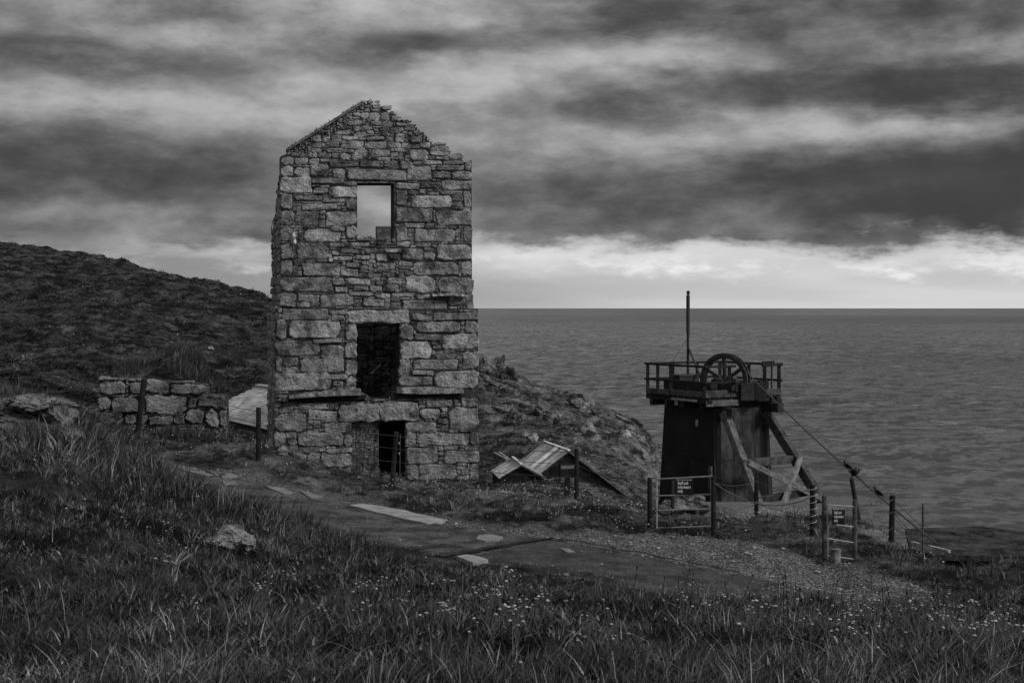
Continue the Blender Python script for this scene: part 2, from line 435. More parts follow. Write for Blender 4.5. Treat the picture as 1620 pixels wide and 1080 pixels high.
def in_poly(X, Y, poly):
    ins = np.zeros(np.shape(X), bool)
    n = len(poly); j = n - 1
    for i in range(n):
        xi, yi = poly[i]; xj, yj = poly[j]
        c = ((yi > Y) != (yj > Y)) & (X < (xj - xi) * (Y - yi) / (yj - yi + 1e-12) + xi)
        ins ^= c; j = i
    return ins
def gravelw(X, Y):
    d = dist_poly(X, Y, GRAVEL + [GRAVEL[0]])
    s = np.where(in_poly(X, Y, GRAVEL), d, -d) + fbm(X * 1.5, Y * 1.5, 21, 4) * 1.2
    g = sstep(-0.3, 0.5, s)
    pe = dist_poly(X, Y, MIDL) + fbm(X * 1.3, Y * 1.3, 31, 4) * 1.3
    return np.maximum(g, 0.85 * (1 - sstep(1.3, 2.3, pe)) * sstep(6.5, 4.5, X) * (.3 + .7 * sstep(-1.0, .5, Y - 25.4 + .9 * X)))
def tz(x, y): return float(terrain(np.array([x]), np.array([y]))[0])
def ground_hit(u, v, y0=4.7, y1=160):
    """where the line of sight of a photo point meets the ground"""
    Y = np.geomspace(y0, y1, 500)
    d = terrain((u - 810) / F * Y, Y, True) - (HV - v) / F * Y
    i = int(np.argmax(d > 0)) if (d > 0).any() else int(np.argmax(np.where(Y < 130, d / Y, -9)))
    return Vector(((u - 810) / F * Y[i], Y[i], (HV - v) / F * Y[i]))

# ground sheet
tt = np.concatenate([np.linspace(-1.3, -0.44, 40, endpoint=False), np.linspace(-0.44, 0.44, 400), np.linspace(0.44, 1.3, 41)[1:]])
yy = np.concatenate([np.linspace(-4, 4, 10, endpoint=False), np.geomspace(4, 20, 130, endpoint=False), np.geomspace(20, 60, 190, endpoint=False), np.geomspace(60, 175, 170, endpoint=False), np.geomspace(175, 320, 14)])
TT, YY = np.meshgrid(tt, yy)
XX = TT * (YY + 8)
ZZ = terrain(XX, YY)
nr, nc = XX.shape
idx = np.arange(nr * nc).reshape(nr, nc)
Q = np.stack([idx[:-1, :-1], idx[:-1, 1:], idx[1:, 1:], idx[1:, :-1]], -1).reshape(-1, 4)
gm = bpy.data.materials.new('ground_soil_and_turf'); gm.use_nodes = True
N = NT(gm.node_tree); N.nt.nodes.clear()
pos = N.n('ShaderNodeNewGeometry').outputs['Position']
g1 = N.noise(pos, 0.55, 6, 0.62); g2 = N.noise(N.vadd(pos, (4, 4, 4)), 5.0, 5, 0.65)
g3 = N.noise(N.vmul(pos, (0.16, 0.30, 0.9)), 1.0, 6, 0.66)
turf = N.math('MULTIPLY', N.remap(g1, 0.3, 0.7, 0.5, 1.5), N.remap(g2, 0.25, 0.75, 0.010, 0.038))
g4 = N.noise(N.vmul(pos, (0.75, 0.40, 2.2)), 1.0, 7, 0.74)
turf = N.math('MULTIPLY', turf, N.remap(g3, 0.35, 0.65, 0.55, 1.5))
turf = N.math('MULTIPLY', turf, N.remap(g4, 0.42, 0.58, 0.2, 2.0))
turf = N.math('MULTIPLY', turf, N.n('ShaderNodeAttribute', attribute_name='dry').outputs['Fac'])
vor = N.n('ShaderNodeTexVoronoi', inp={'Vector': pos, 'Scale': 22.0})
grv = N.math('MULTIPLY', N.remap(vor.outputs['Distance'], 0.0, 0.6, 0.36, 0.07), N.remap(g2, 0.25, 0.75, 0.6, 1.25))
gat = N.n('ShaderNodeAttribute', attribute_name='gravel').outputs['Fac']
val = N.mix(gat, turf, grv)
hh = N.math('ADD', N.noise(pos, 6.0, 6, 0.7), N.math('MULTIPLY', N.noise(pos, 1.2, 4, 0.6), 2.0))
bn = N.n('ShaderNodeBump', inp={'Strength': 0.9, 'Distance': 0.12, 'Height': hh})
pb = N.n('ShaderNodeBsdfPrincipled', inp={'Base Color': val, 'Roughness': 0.95, 'Normal': bn.outputs[0]})
pb.inputs['Specular IOR Level'].default_value = 0.1
N.link(pb.outputs[0], N.n('ShaderNodeOutputMaterial').inputs[0])
gme = fast_mesh('ground', np.stack([XX, YY, ZZ], -1).reshape(-1, 3), Q, gm, {'gravel': gravelw(XX, YY).ravel(), 'dry': (.6 + .4 * sstep(22, 27, YY) + .7 * sstep(25, 30, YY) * (1 - sstep(48, 58, YY)) + 1.6 * sstep(52, 66, YY) * sstep(-9, 0, XX)).ravel()}, smooth=True)
kind(link('ground', gme), 'structure')

# ------------------------------------------------------------------ sea
SEA = -36.0
ts = np.linspace(-0.7, 0.7, 560)
ys = np.concatenate([np.geomspace(150, 1100, 330, endpoint=False), np.geomspace(1100, 6000, 70, endpoint=False), np.geomspace(6000, 120000, 30)])
TS, YS = np.meshgrid(ts, ys); XS = TS * YS
ZS = np.zeros_like(XS)
r2 = np.random.default_rng(11)
wind = math.radians(205)
for k in range(64):
    lam = 4.5 * (1.055 ** k)
    if lam > 70: break
    if lam < 9: continue
    th = wind + r2.normal(0, 0.55)
    amp = 0.0050 * lam ** 0.85 * r2.uniform(0.5, 1.4)
    ph = r2.uniform(0, 6.28)
    step = np.maximum(YS * 0.0035, 0.6)
    fade = np.clip((lam - 1.8 * step * 2) / (lam * 0.5), 0, 1)
    s_ = np.sin((XS * math.sin(th) + YS * math.cos(th)) * 2 * math.pi / lam + ph + 2.0 * np.sin(XS / 90.0 + k))
    ZS += amp * fade * s_
ZS *= (0.75 + 0.7 * fbm(XS / 120, YS / 260, 41, 3) + 0.25)
nr, nc = XS.shape
idx = np.arange(nr * nc).reshape(nr, nc)
Q = np.stack([idx[:-1, :-1], idx[:-1, 1:], idx[1:, 1:], idx[1:, :-1]], -1).reshape(-1, 4)
wm = bpy.data.materials.new('sea_water'); wm.use_nodes = True
N = NT(wm.node_tree); N.nt.nodes.clear()
pos = N.n('ShaderNodeNewGeometry').outputs['Position']
# wave facets: a slope field (not height bump, which fades with distance)
f1 = N.n('ShaderNodeTexNoise', inp={'Vector': N.vmul(pos, (0.12, 0.17, 0.05)), 'Scale': 1.0, 'Detail': 2.0, 'Roughness': 0.5, 'Distortion': 0.4})
f2 = N.n('ShaderNodeTexNoise', inp={'Vector': N.vadd(N.vmul(pos, (0.42, 0.60, 0.2)), (7, 3, 1)), 'Scale': 1.0, 'Detail': 3.0, 'Roughness': 0.6, 'Distortion': 0.3})
h3 = N.noise(N.vmul(pos, (0.004, 0.0022, 0)), 1.0, 4, 0.6)          # wind lanes
mixn = N.math('ADD', N.math('MULTIPLY', f1.outputs['Fac'], 0.52), N.math('MULTIPLY', f2.outputs['Fac'], 0.48))
gust = N.remap(h3, 0.35, 0.65, 0.75, 1.35)
sy = N.math('MULTIPLY', N.mix(N.remap(N.n('ShaderNodeVectorMath', operation='LENGTH', inp={0: pos}).outputs['Value'], 2500, 9000, 0, 1), N.remap(mixn, 0.44, 0.60, 0.0, -1.05), -0.17), gust)
sx = N.math('MULTIPLY', N.math('SUBTRACT', N.n('ShaderNodeSeparateColor', inp={0: f2.outputs['Color']}).outputs[1], 0.5), 0.22)
nrm = N.n('ShaderNodeNewGeometry').outputs['Normal']
nv = N.n('ShaderNodeVectorMath', operation='NORMALIZE', inp={0: N.n('ShaderNodeVectorMath', operation='ADD', inp={0: nrm, 1: N.n('ShaderNodeCombineXYZ', inp={0: sx, 1: sy, 2: 0.0}).outputs[0]}).outputs[0]}).outputs[0]
pw = N.n('ShaderNodeBsdfPrincipled', inp={'Base Color': (0.075, 0.075, 0.075, 1), 'Roughness': 0.15, 'Normal': nv, 'IOR': 1.33})
N.link(pw.outputs[0], N.n('ShaderNodeOutputMaterial').inputs[0])
sme = fast_mesh('sea', np.stack([XS, YS, ZS + SEA], -1).reshape(-1, 3), Q, wm, smooth=True)
kind(link('sea', sme), 'structure')

# ------------------------------------------------------------------ stones
def stone_arrays(w, h, proud, seed, n=14, back=0.16, sq=5.0, jit=0.07):
    """rough squared block lying in the x-z plane, its face towards -y; about 60 triangles"""
    r = random.Random(seed)
    pts = []
    rmin = min(w, h)
    # squared outline with knocked-off corners, points spread along the four sides
    nx = max(1, round((n - 4) * w / (w + h) / 2)); nz = max(1, (n - 4) // 2 - nx)
    cut = [rmin * r.uniform(.08, .42 if sq < 4.5 else .32) for _ in range(4)]
    X, Z = w / 2, h / 2
    def side(p, q, m):
        for k in range(m):
            f = (k + .5 + r.uniform(-.25, .25)) / m
            pts.append([p[0] + (q[0] - p[0]) * f, p[1] + (q[1] - p[1]) * f])
    pts.append([-X + cut[0], -Z]); side((-X + cut[0], -Z), (X - cut[1], -Z), nx); pts.append([X - cut[1], -Z])
    pts.append([X, -Z + cut[1] * r.uniform(.5, 1)]); side((X, -Z + cut[1]), (X, Z - cut[2]), nz); pts.append([X, Z - cut[2] * r.uniform(.5, 1)])
    pts.append([X - cut[2], Z]); side((X - cut[2], Z), (-X + cut[3], Z), nx); pts.append([-X + cut[3], Z])
    pts.append([-X, Z - cut[3] * r.uniform(.5, 1)]); side((-X, Z - cut[3]), (-X, -Z + cut[0]), nz); pts.append([-X, -Z + cut[0] * r.uniform(.5, 1)])
    for p in pts:
        p[0] += r.uniform(-1, .6) * jit * rmin * (1 if p[0] > 0 else -1); p[1] += r.uniform(-1, .6) * jit * rmin * (1 if p[1] > 0 else -1)
    n = len(pts)
    V = []; Fc = []
    tx, tz_ = r.uniform(-.25, .25) * proud, r.uniform(-.25, .25) * proud
    ch = min(0.2 * rmin, 0.036)
    kx, kz = 1 - 2 * ch / w, 1 - 2 * ch / h
    for (x, z) in pts: V.append((x, back, z))
    for (x, z) in pts: V.append((x, -proud * 0.5 + r.uniform(-.3, .3) * proud * .5, z))
    for (x, z) in pts:
        V.append((x * kx, -proud + r.uniform(-.35, .35) * proud * .55 + tx * x / w * 2 + tz_ * z / h * 2, z * kz))
    V.append((r.uniform(-.2, .2) * w, -proud * r.uniform(0.8, 1.15), r.uniform(-.15, .15) * h))
    for k in range(n):
        k2 = (k + 1) % n
        Fc.append((k, k2, n + k2, n + k)); Fc.append((n + k, n + k2, 2 * n + k2, 2 * n + k)); Fc.append((2 * n + k, 2 * n + k2, 3 * n))
    return V, Fc

class Plane:
    """an upright wall plane: origin, angle of its run; maps photo points on to it"""
    def __init__(s, org, ang):
        s.o = Vector(org); s.ang = ang
        s.r = Vector((math.cos(ang), math.sin(ang), 0)); s.inn = Vector((-math.sin(ang), math.cos(ang), 0))
    def px(s, u, v):
        d = Vector(((u - 810) / F, 1.0, (HV - v) / F))
        t = s.o.dot(s.inn) / d.dot(s.inn)
        p = d * t
        return (p - s.o).dot(s.r), p.z - s.o.z
    def world(s, x, y, z):
        return s.o + s.r * x + s.inn * y + Vector((0, 0, z))

def place_stone(plane, rect, parent, mat, tone, proud, seed, name='stone', off=0.0, n=14, collect=None, sq=5.0, jit=0.07):
    (x0, z1), (x1, z0) = plane.px(rect[0], rect[1]), plane.px(rect[2], rect[3])
    g = 0.009
    wd, ht = max(x1 - x0 - g, 0.05), max(z1 - z0 - g, 0.04)
    V, Fc = stone_arrays(wd, ht, proud, seed, n, sq=sq, jit=jit)
    cx, cz = (x0 + x1) / 2, (z0 + z1) / 2
    rt = random.Random(seed + 5).uniform(-1, 1) * (.022 if wd * ht > .35 else .10 if wd < 3 * ht else .05)
    ca_, sa_ = math.cos(rt), math.sin(rt)
    W_ = [plane.world(cx + p[0] * ca_ - p[2] * sa_, p[1] - off, cz + p[0] * sa_ + p[2] * ca_) for p in V]
    if collect is not None:
        collect.add(W_, Fc, tone); return None
    m_ = MB(); m_.add(W_, Fc, tone)
    return m_.build(name, mat, parent)

def autopack(poly, holes, rects, seed, hmin=4, hmax=9, wmin=6, wmax=24):
    """fill what is left of a wall outline (photo px) with small flat stones"""
    us = [p[0] for p in poly]; vs = [p[1] for p in poly]
    u0, u1, v0, v1 = int(min(us)), int(max(us)) + 1, int(min(vs)), int(max(vs)) + 1
    U, Vv = np.meshgrid(np.arange(u0, u1) + .5, np.arange(v0, v1) + .5)
    free = in_poly(U, Vv, poly)
    for hpoly in holes: free &= ~in_poly(U, Vv, hpoly)
    for (a, b, c, d) in rects:
        free[max(0, int(round(b - v0))):max(0, int(round(d - v0))), max(0, int(round(a - u0))):max(0, int(round(c - u0)))] = False
    r = random.Random(seed); res = []
    H_, W_ = free.shape
    for y in range(H_):
        x = 0
        while x < W_:
            if not free[y, x]: x += 1; continue
            wm_ = r.randint(wmin, wmax); run = 0
            while x + run < W_ and run < wm_ and free[y, x + run]: run += 1
            if run < 4: x += run; continue
            hm = r.randint(hmin, hmax); hh_ = 0
            while y + hh_ < H_ and hh_ < hm and free[y + hh_, x:x + run].all(): hh_ += 1
            if hh_ < 3: x += 1; continue
            res.append((x + u0, y + v0, x + u0 + run, y + v0 + hh_))
            free[y:y + hh_, x:x + run] = False
            x += run
    return res

# ------------------------------------------------------------------ engine house
TA = math.radians(11.5)
TB = P(444, 487, 50.0); TBASE = -7.0
TP = Plane((TB.x, TB.y, TBASE), TA)
tower = thing('engine_house', 'tall roofless granite mine engine house with ragged gable, two window openings and a doorway', 'engine house', (TB.x, TB.y, TBASE))
k_ = 350.0 / 1620.0
def tile(v0, rows):
    return [((r[0] * k_ + 420, r[1] * k_ + v0, r[2] * k_ + 420, r[3] * k_ + v0), (r[4] if len(r) > 4 else None)) for r in rows]
B_, D_ = 1.3, 0.62
TS_ = tile(150, [(595,545,1035,632),(1035,520,1212,628),(1222,560,1355,615),(1365,560,1510,622),(1460,480,1510,555),(1300,480,1455,515),(1255,515,1430,558),(1150,475,1290,512),
 (1055,400,1192,482,B_),(1210,370,1348,420),(1240,345,1328,372),(1130,345,1208,395),(1345,425,1450,475),(1205,415,1345,450),(820,455,920,485,1.2),(985,490,1085,545),
 (210,455,312,515),(110,450,205,515),(212,530,325,605),(110,520,205,600),(325,505,465,600),(490,540,585,612),(335,610,575,655),(575,625,670,670),(315,465,395,515),(400,465,535,495),
 (465,485,680,530,D_),(690,480,865,535),(380,425,485,462),(450,390,565,425),(550,360,660,398),(605,335,720,380,1.2),(775,400,910,450),(650,395,755,450),(545,425,625,480),(630,430,720,478),
 (740,340,890,395),(900,340,995,392),(945,285,1025,345,1.25),(485,290,558,345),(560,300,680,335),(525,255,630,290),(695,220,790,260),(780,190,855,228),(860,190,935,235),(640,230,700,275),
 (650,270,740,315),(955,205,1085,235),(1020,230,1100,265),(1050,305,1150,355,D_),(945,235,1010,285),(920,150,1000,195),(850,125,910,185),(765,130,840,190),(690,130,765,180),(780,60,850,105),
 (850,75,925,115),(640,130,700,160),(650,180,705,220),(600,195,650,225),(340,345,440,390),(440,345,540,385),(345,290,410,330),(430,290,475,335),(1000,345,1070,395),(880,305,940,345),(740,305,870,335)])
TS_ += tile(270, [(110,45,340,165,1.25),(480,112,670,200,1.4),(350,60,570,100),(350,125,465,172),(955,88,1125,138,B_),(1135,80,1285,132,.5),(1290,68,1510,142),(955,142,1040,258),(1045,142,1115,182),
 (1065,180,1365,278,B_),(1450,150,1510,270),(1275,148,1440,178),(215,180,415,222),(110,170,200,285,.8),(265,240,525,290),(415,200,585,235),(590,205,670,288),(955,270,1228,378),(1245,285,1512,405,.85),
 (110,292,215,400,.8),(215,295,390,405,.75),(440,298,670,405,1.15),(955,390,1040,515),(1015,385,1165,420),(1170,385,1235,412),(1090,425,1390,525),(1450,410,1512,525),(280,425,555,522,B_),
 (110,415,205,520,.75),(590,405,670,500),(480,405,580,450),(110,530,225,650,.7),(230,530,465,650,.75),(620,525,765,560,1.3),(470,530,580,565),(960,518,1058,560,1.3),(1255,535,1515,655),
 (1000,568,1160,655,.8),(870,568,995,605,1.3),(725,565,825,605,.7),(550,575,690,605),(810,610,892,665,1.2),(900,610,990,650,.7),(1165,590,1240,655),(485,585,545,615,1.2),(495,625,640,660,1.2),
 (655,615,760,655,1.2),(1100,525,1215,560)])
TS_ += tile(380, [(210,140,285,190),(110,145,200,262,.75),(270,165,545,265,1.1),(548,208,680,268),(590,160,688,205),(690,185,755,220),(855,165,955,195,1.3),(975,155,1075,195,1.3),(1085,155,1410,258),
 (1435,155,1515,258),(680,235,745,270),(750,240,850,270),(105,270,490,378,.85),(485,278,585,335),(600,280,770,330,1.25),(505,338,605,385,1.3),(640,335,755,370),(760,332,855,378,1.3),(885,275,1000,325),
 (805,300,880,330),(1028,258,1245,380,1.35),(1265,268,1520,385),(610,378,790,412,1.2),(800,385,915,422,1.4),(925,385,1095,418,1.2),(1105,395,1212,430,1.4),(105,385,225,490,.8),
 (235,395,395,450),(400,395,645,482),(250,452,330,490),(710,430,870,490),(1000,435,1330,525),(1340,440,1425,478),(1340,485,1405,515),(1465,390,1525,510),(120,500,460,585,.75),(470,510,580,545),(480,548,585,590),
 (600,510,1055,606,1.3),(1225,528,1552,588),(1065,540,1190,592)])
TS_ += tile(500, [(165,35,545,160),(75,25,155,170,.7),(580,58,668,178,1.15),(980,55,1082,172,1.1),(1100,40,1420,120),(1455,35,1555,122),(1290,130,1560,240,1.3),(1090,130,1285,178),(345,165,560,198),
 (75,178,400,290,.75),(405,210,575,318),(578,190,668,312,1.1),(980,182,1215,308,1.5),(1240,248,1390,318),(1435,255,1560,388),(1225,210,1285,240),(75,298,120,410,.8),(130,300,240,365),(140,370,235,400),
 (250,308,578,415),(585,320,668,435),(975,312,1055,420),(1075,315,1405,390),(1235,395,1560,520,1.15),(60,415,480,545,1.1),(390,425,600,465),(485,470,570,515),(585,440,665,508,1.2),(972,440,1222,508),(1065,395,1230,430)])
TS_ += tile(620, [(240,80,500,125),(310,135,522,205,1.25),(530,85,835,212,1.15),(840,65,1120,212,1.15),(1170,55,1365,108),(1370,50,1420,105),(1425,45,1560,108),(1125,118,1272,195,1.3),(1335,112,1560,275,.95),
 (1255,185,1335,235),(1025,215,1250,280),(65,155,300,290),(425,222,625,295),(60,290,148,395),(238,295,572,392),(160,340,230,390),(575,305,632,400),(240,395,440,440),(405,445,632,545,1.1),(440,410,632,445,1.1),
 (305,440,398,515),(1025,290,1100,385),(1118,295,1487,385,1.3),(1490,285,1560,385),(1025,400,1260,520),(1300,428,1560,515),(1300,395,1375,425),(1025,528,1118,640),(1120,525,1395,640),(1490,520,1560,640),
 (570,548,632,640),(60,400,150,560),(160,445,300,560),(150,565,400,640),(410,550,565,640)])
# outline of the front wall, openings, and the blocked half of the doorway (photo px)
def T1(x, y, v0): return (x * k_ + 420, y * k_ + v0)
OUT = [T1(110,450,150),T1(155,432,150),T1(165,402,150),T1(235,352,150),T1(410,252,150),T1(600,132,150),T1(710,58,150),T1(745,42,150),T1(845,58,150),T1(925,112,150),T1(1020,168,150),T1(1085,205,150),
       T1(1150,258,150),T1(1235,338,150),T1(1325,352,150),T1(1350,402,150),T1(1450,452,150),T1(1460,480,150),T1(1510,480,150),T1(1514,500,380),T1(1514,700,620),T1(112,700,620)]
OUT_LOW = [T1(75,498,380),T1(1553,512,380),T1(1560,700,620),T1(60,700,620)]
OUT_STN = [p for p in OUT[:-3]] + [T1(1525,388,380),T1(1526,510,380),T1(1553,512,380),T1(1560,640,620),T1(60,640,620),T1(72,500,380),T1(106,490,380)]
WIN_UP = [T1(672,92,270),T1(942,92,270),T1(942,495,270),T1(672,495,270)]
WIN_MID = [T1(668,610,380),T1(978,610,380),T1(975,380,500),T1(960,520,500),T1(940,545,500),T1(880,605,500),T1(790,605,500),T1(700,545,500),T1(662,520,500),T1(665,400,500)]
DOOR = [T1(834,213,620),T1(1020,213,620),T1(1020,760,620),T1(834,760,620)]
BLOCKED = [T1(632,213,620),T1(834,213,620),T1(834,760,620),T1(632,760,620)]

CORE = list(OUT)
for i_, dv_ in ((6, 3), (7, 5), (8, 5), (9, 5), (10, 5), (11, 5), (12, 5), (13, 5), (14, 4), (15, 5), (16, 4), (17, 3)):
    CORE[i_] = (OUT[i_][0] - (2.5 if i_ > 8 else 0), OUT[i_][1] + dv_)
def wall_core(name, outline, holes, y0, y1, mat, parent, plane=TP):
    loops = [[Vector((*plane.px(*p), 0)) for p in lp] for lp in [outline] + holes]
    flat = [v for lp in loops for v in lp]
    tris = tessellate_polygon(loops)
    n = len(flat)
    V = [plane.world(v.x, y0, v.y) for v in flat] + [plane.world(v.x, y1, v.y) for v in flat]
    Fc = []
    for t in tris:
        a, b, c = (flat[i] for i in t)
        if (b - a).cross(c - a).z < 0: t = (t[0], t[2], t[1])
        Fc.append(tuple(t)); Fc.append(tuple(i + n for i in t)[::-1])
    o = 0
    for lp in loops:
        m_ = len(lp)
        for i in range(m_):
            a, b = o + i, o + (i + 1) % m_
            Fc.append((a, b, b + n, a + n))
        o += m_
    mb = MB(); mb.add(V, Fc)
    ob = mb.build(name, mat, parent)
    bm = bmesh.new(); bm.from_mesh(ob.data); bmesh.ops.recalc_face_normals(bm, faces=bm.faces); bm.to_mesh(ob.data); bm.free()
    return ob
wall_core('wall', CORE, [WIN_UP, WIN_MID, [T1(632,213,620),T1(1020,213,620),T1(1020,690,620),T1(632,690,620)]], 0.03, 1.05, M['mortar'], tower)
LOW = Plane((TB.x, TB.y, TBASE), TA)
# lower stage stands a little proud of the upper one
lowbits = MB()
def strip(a, b, c, d):     # px rect as a slab in front of the core
    (x0, z1), (x1, z0) = TP.px(a, b), TP.px(c, d)
    lowbits.hexa([TP.world(x0, -0.10, z0), TP.world(x1, -0.10, z0), TP.world(x1, 0.6, z0), TP.world(x0, 0.6, z0),
                  TP.world(x0, -0.10, z1), TP.world(x1, -0.10, z1), TP.world(x1, 0.6, z1), TP.world(x0, 0.6, z1)])
e0 = T1(72, 0, 0)[0]; e1 = T1(1553, 0, 0)[0]
vs_ = 380 + 500 * k_
strip(e0, vs_, T1(662,0,0)[0], 634); strip(T1(980,0,0)[0], vs_, e1, 634)
strip(T1(662,0,0)[0], vs_, T1(980,0,0)[0], 511)
strip(e0, 634, T1(632,0,0)[0], 775); strip(T1(1020,0,0)[0], 634, e1 + 1, 775)
strip(T1(632,0,0)[0], 634, T1(1020,0,0)[0], 665)
lowbits.build('lower_stage', M['mortar'], tower)

# stones: the big ones as surveyed, the rest packed
rects = [t[0] for t in TS_]
ledge_l = (T1(165,0,0)[0], 500 + 545 * k_, T1(725,0,0)[0], 500 + 625 * k_)
ledge_r = (T1(955,0,0)[0], 500 + 518 * k_, T1(1560,0,0)[0], 500 + 595 * k_)
fill = autopack(OUT_STN, [WIN_UP, WIN_MID, DOOR, BLOCKED], rects + [ledge_l, ledge_r], 5, 4, 8, 7, 24)
allst = []
rs = random.Random(3)
for r_, t_ in TS_:
    allst.append((r_, (t_ if t_ else rs.uniform(.72, 1.12)), True))
for r_ in fill:
    allst.append((r_, rs.choice([.55, .65, .75, .85, .95, 1.05]) * rs.uniform(.85, 1.15), False))
allst.sort(key=lambda q: -(q[0][2] - q[0][0]) * (q[0][3] - q[0][1]))
rest = MB()
for i, (r_, t_, big) in enumerate(allst):
    if r_[2] > 744.5: r_ = (r_[0], r_[1], r_[2] + rs.uniform(-1.2, 1.0), r_[3])
    low = (r_[1] + r_[3]) / 2 > vs_
    area = (r_[2] - r_[0]) * (r_[3] - r_[1])
    proud = rs.uniform(0.03, 0.10) if area > 150 else rs.uniform(0.0, 0.08)
    if r_[3] < 262:
        proud = rs.uniform(.0, .08)
        if not big: r_ = (r_[0] + rs.uniform(-1.5, 1.5), r_[1] + rs.uniform(-1.2, 1.2), r_[2] + rs.uniform(-1.5, 2), r_[3] + rs.uniform(-1, 1.4))
    place_stone(TP, r_, tower, M['granite'], t_, proud, i * 7 + 1, off=(0.10 if low else -0.03) , n=16 if area > 300 else 10,
                collect=(rest if i >= 290 else None), sq=5.5 if area > 300 else 3.6, jit=0.085 if area > 300 else 0.15)
if rest.v:
    kind(rest.build('small_stones', M['granite'], tower), 'stuff')

# ledges where the plug-door platforms rested
def slab(name, pts, y0, y1, mat, tone=1.0, parent=tower, seed=0):
    """pts: px top edge polyline then bottom edge polyline"""
    (top, bot) = pts
    mb = MB(); r = random.Random(seed)
    n = 14
    def at(pl, f):
        x = pl[0][0] + (pl[-1][0] - pl[0][0]) * f
        for (a, b), (c, d) in zip(pl[:-1], pl[1:]):
            if x <= c + 1e-6: return x, b + (d - b) * (x - a) / max(c - a, 1e-6)
        return pl[-1]
    V = []; Fc = []
    for i in range(n + 1):
        f = i / n
        s1, z1 = TP.px(*at(top, f)); s0, z0 = TP.px(*at(bot, f))
        yj = y0 + r.uniform(-.05, .05)
        V += [TP.world(s0, yj, z0), TP.world(s1, yj + .03, z1 + r.uniform(-.03, .03)), TP.world(s1, y1, z1), TP.world(s0, y1, z0)]
    for i in range(n):
        a = i * 4; b = a + 4
        for j in range(4): Fc.append((a + j, b + j, b + (j + 1) % 4, a + (j + 1) % 4))
    Fc += [(0, 1, 2, 3), (n * 4 + 3, n * 4 + 2, n * 4 + 1, n * 4)]
    mb.add(V, Fc, tone)
    ob = mb.build(name, mat, parent)
    bm = bmesh.new(); bm.from_mesh(ob.data); bmesh.ops.recalc_face_normals(bm, faces=bm.faces); bm.to_mesh(ob.data); bm.free()
    return ob
slab('ledge', ([T1(170,582,500), T1(330,548,500), T1(690,528,500)], [T1(170,600,500), T1(400,582,500), T1(690,572,500)]), -0.42, 0.2, M['granite'], .75, seed=1)
slab('ledge', ([T1(955,520,500), T1(1150,512,500), T1(1440,528,500)], [T1(955,560,500), T1(1150,566,500), T1(1440,558,500)]), -0.38, 0.2, M['granite'], .95, seed=2)
slab('ledge', ([T1(1215,392,380), T1(1350,386,380), T1(1462,398,380)], [T1(1215,412,380), T1(1350,404,380), T1(1462,414,380)]), -0.30, 0.2, M['granite'], 1.2, seed=3)
# dark bars along the undersides of the two ledges
mb = MB(); (x0, z0), (x1, z1) = TP.px(*T1(200,606,500)), TP.px(*T1(725,588,500))
mb.bar(TP.world(x0, -0.12, z0), TP.world(x1, -0.12, z1), 0.22, 0.16)
mb.build('ledge_underside', M['wood_dark'], tower)
mb = MB(); (x0, z0), (x1, z1) = TP.px(*T1(940,584,500)), TP.px(*T1(1440,584,500))
mb.bar(TP.world(x0, -0.11, z0), TP.world(x1, -0.11, z1), 0.2, 0.09)
mb.build('ledge_underside', M['wood_dark'], tower)
# broken sill stones of the middle window
for rr, tn in (((690, 548, 775, 605), 1.1), ((895, 552, 962, 602), .8)):
    q = [TP.px(*T1(rr[0], rr[1], 500)), TP.px(*T1(rr[2], rr[3], 500))]
    (x0, z1), (x1, z0) = q
    mb = MB()
    lft = rr[0] < 800
    p2 = [(x0, z0), (x1, z0), (x0, z1)] if lft else [(x0, z0), (x1, z0), (x1, z1)]
    V = [TP.world(x, -0.05, z) for x, z in p2] + [TP.world(x, .7, z) for x, z in p2]
    mb.add(V, [(0, 1, 2), (5, 4, 3), (0, 3, 4, 1), (1, 4, 5, 2), (2, 5, 3, 0)], tn)
    mb.build('sill_stone', M['granite'], tower)
# sloping coping slab on the left of the gable
(x0, z0), (x1, z1) = TP.px(*T1(160, 402, 150)), TP.px(*T1(712, 55, 150))
x0g, z0g, x1g, z1g = x0, z0, x1, z1
mb = MB()
seg = 6
for i in range(seg):
    f0, f1 = i / seg, (i + 1) / seg - 0.004
    a_ = TP.world(x0 + (x1 - x0) * f0, .42, z0 + (z1 - z0) * f0 + rs.uniform(0, .02)); b_ = TP.world(x0 + (x1 - x0) * f1, .42, z0 + (z1 - z0) * f1)
    mb.bar(a_, b_, 1.0, 0.09, tone=.55)
mb.build('coping_slab', M['granite'], tower)

# blocked half of the doorway: thin coursed stones set back, with a slotted vent
(x0, z1), (x1, z0) = TP.px(BLOCKED[0][0], BLOCKED[0][1]), TP.px(BLOCKED[2][0], 690 + 90)
mb = MB(); mb.hexa([TP.world(x0, .18, z0), TP.world(x1, .18, z0), TP.world(x1, .9, z0), TP.world(x0, .9, z0), TP.world(x0, .18, z1), TP.world(x1, .18, z1), TP.world(x1, .9, z1), TP.world(x0, .9, z1)])
blk = mb.build('door_infill', M['mortar'], tower)
vent = (T1(695,0,0)[0], 620 + 218 * k_, T1(792,0,0)[0], 620 + 262 * k_)
bf = autopack([BLOCKED[0], BLOCKED[1], (BLOCKED[1][0], 760), (BLOCKED[0][0], 760)], [], [vent], 9, 3, 5, 6, 15)
for i, r_ in enumerate(bf):
    place_stone(TP, r_, blk, M['granite'], rs.uniform(.4, .75), rs.uniform(.015, .05), 9000 + i, off=-0.16, n=10, sq=3.6, jit=.1)
mb = MB()
for i in range(3):
    v_ = vent[1] + 2.5 + i * 2.6
    (xa, za), (xb, zb) = TP.px(vent[0] + .5, v_), TP.px(vent[2] - .5, v_)
    mb.bar(TP.world(xa, .13, za), TP.world(xb, .13, zb), 0.03, 0.026)
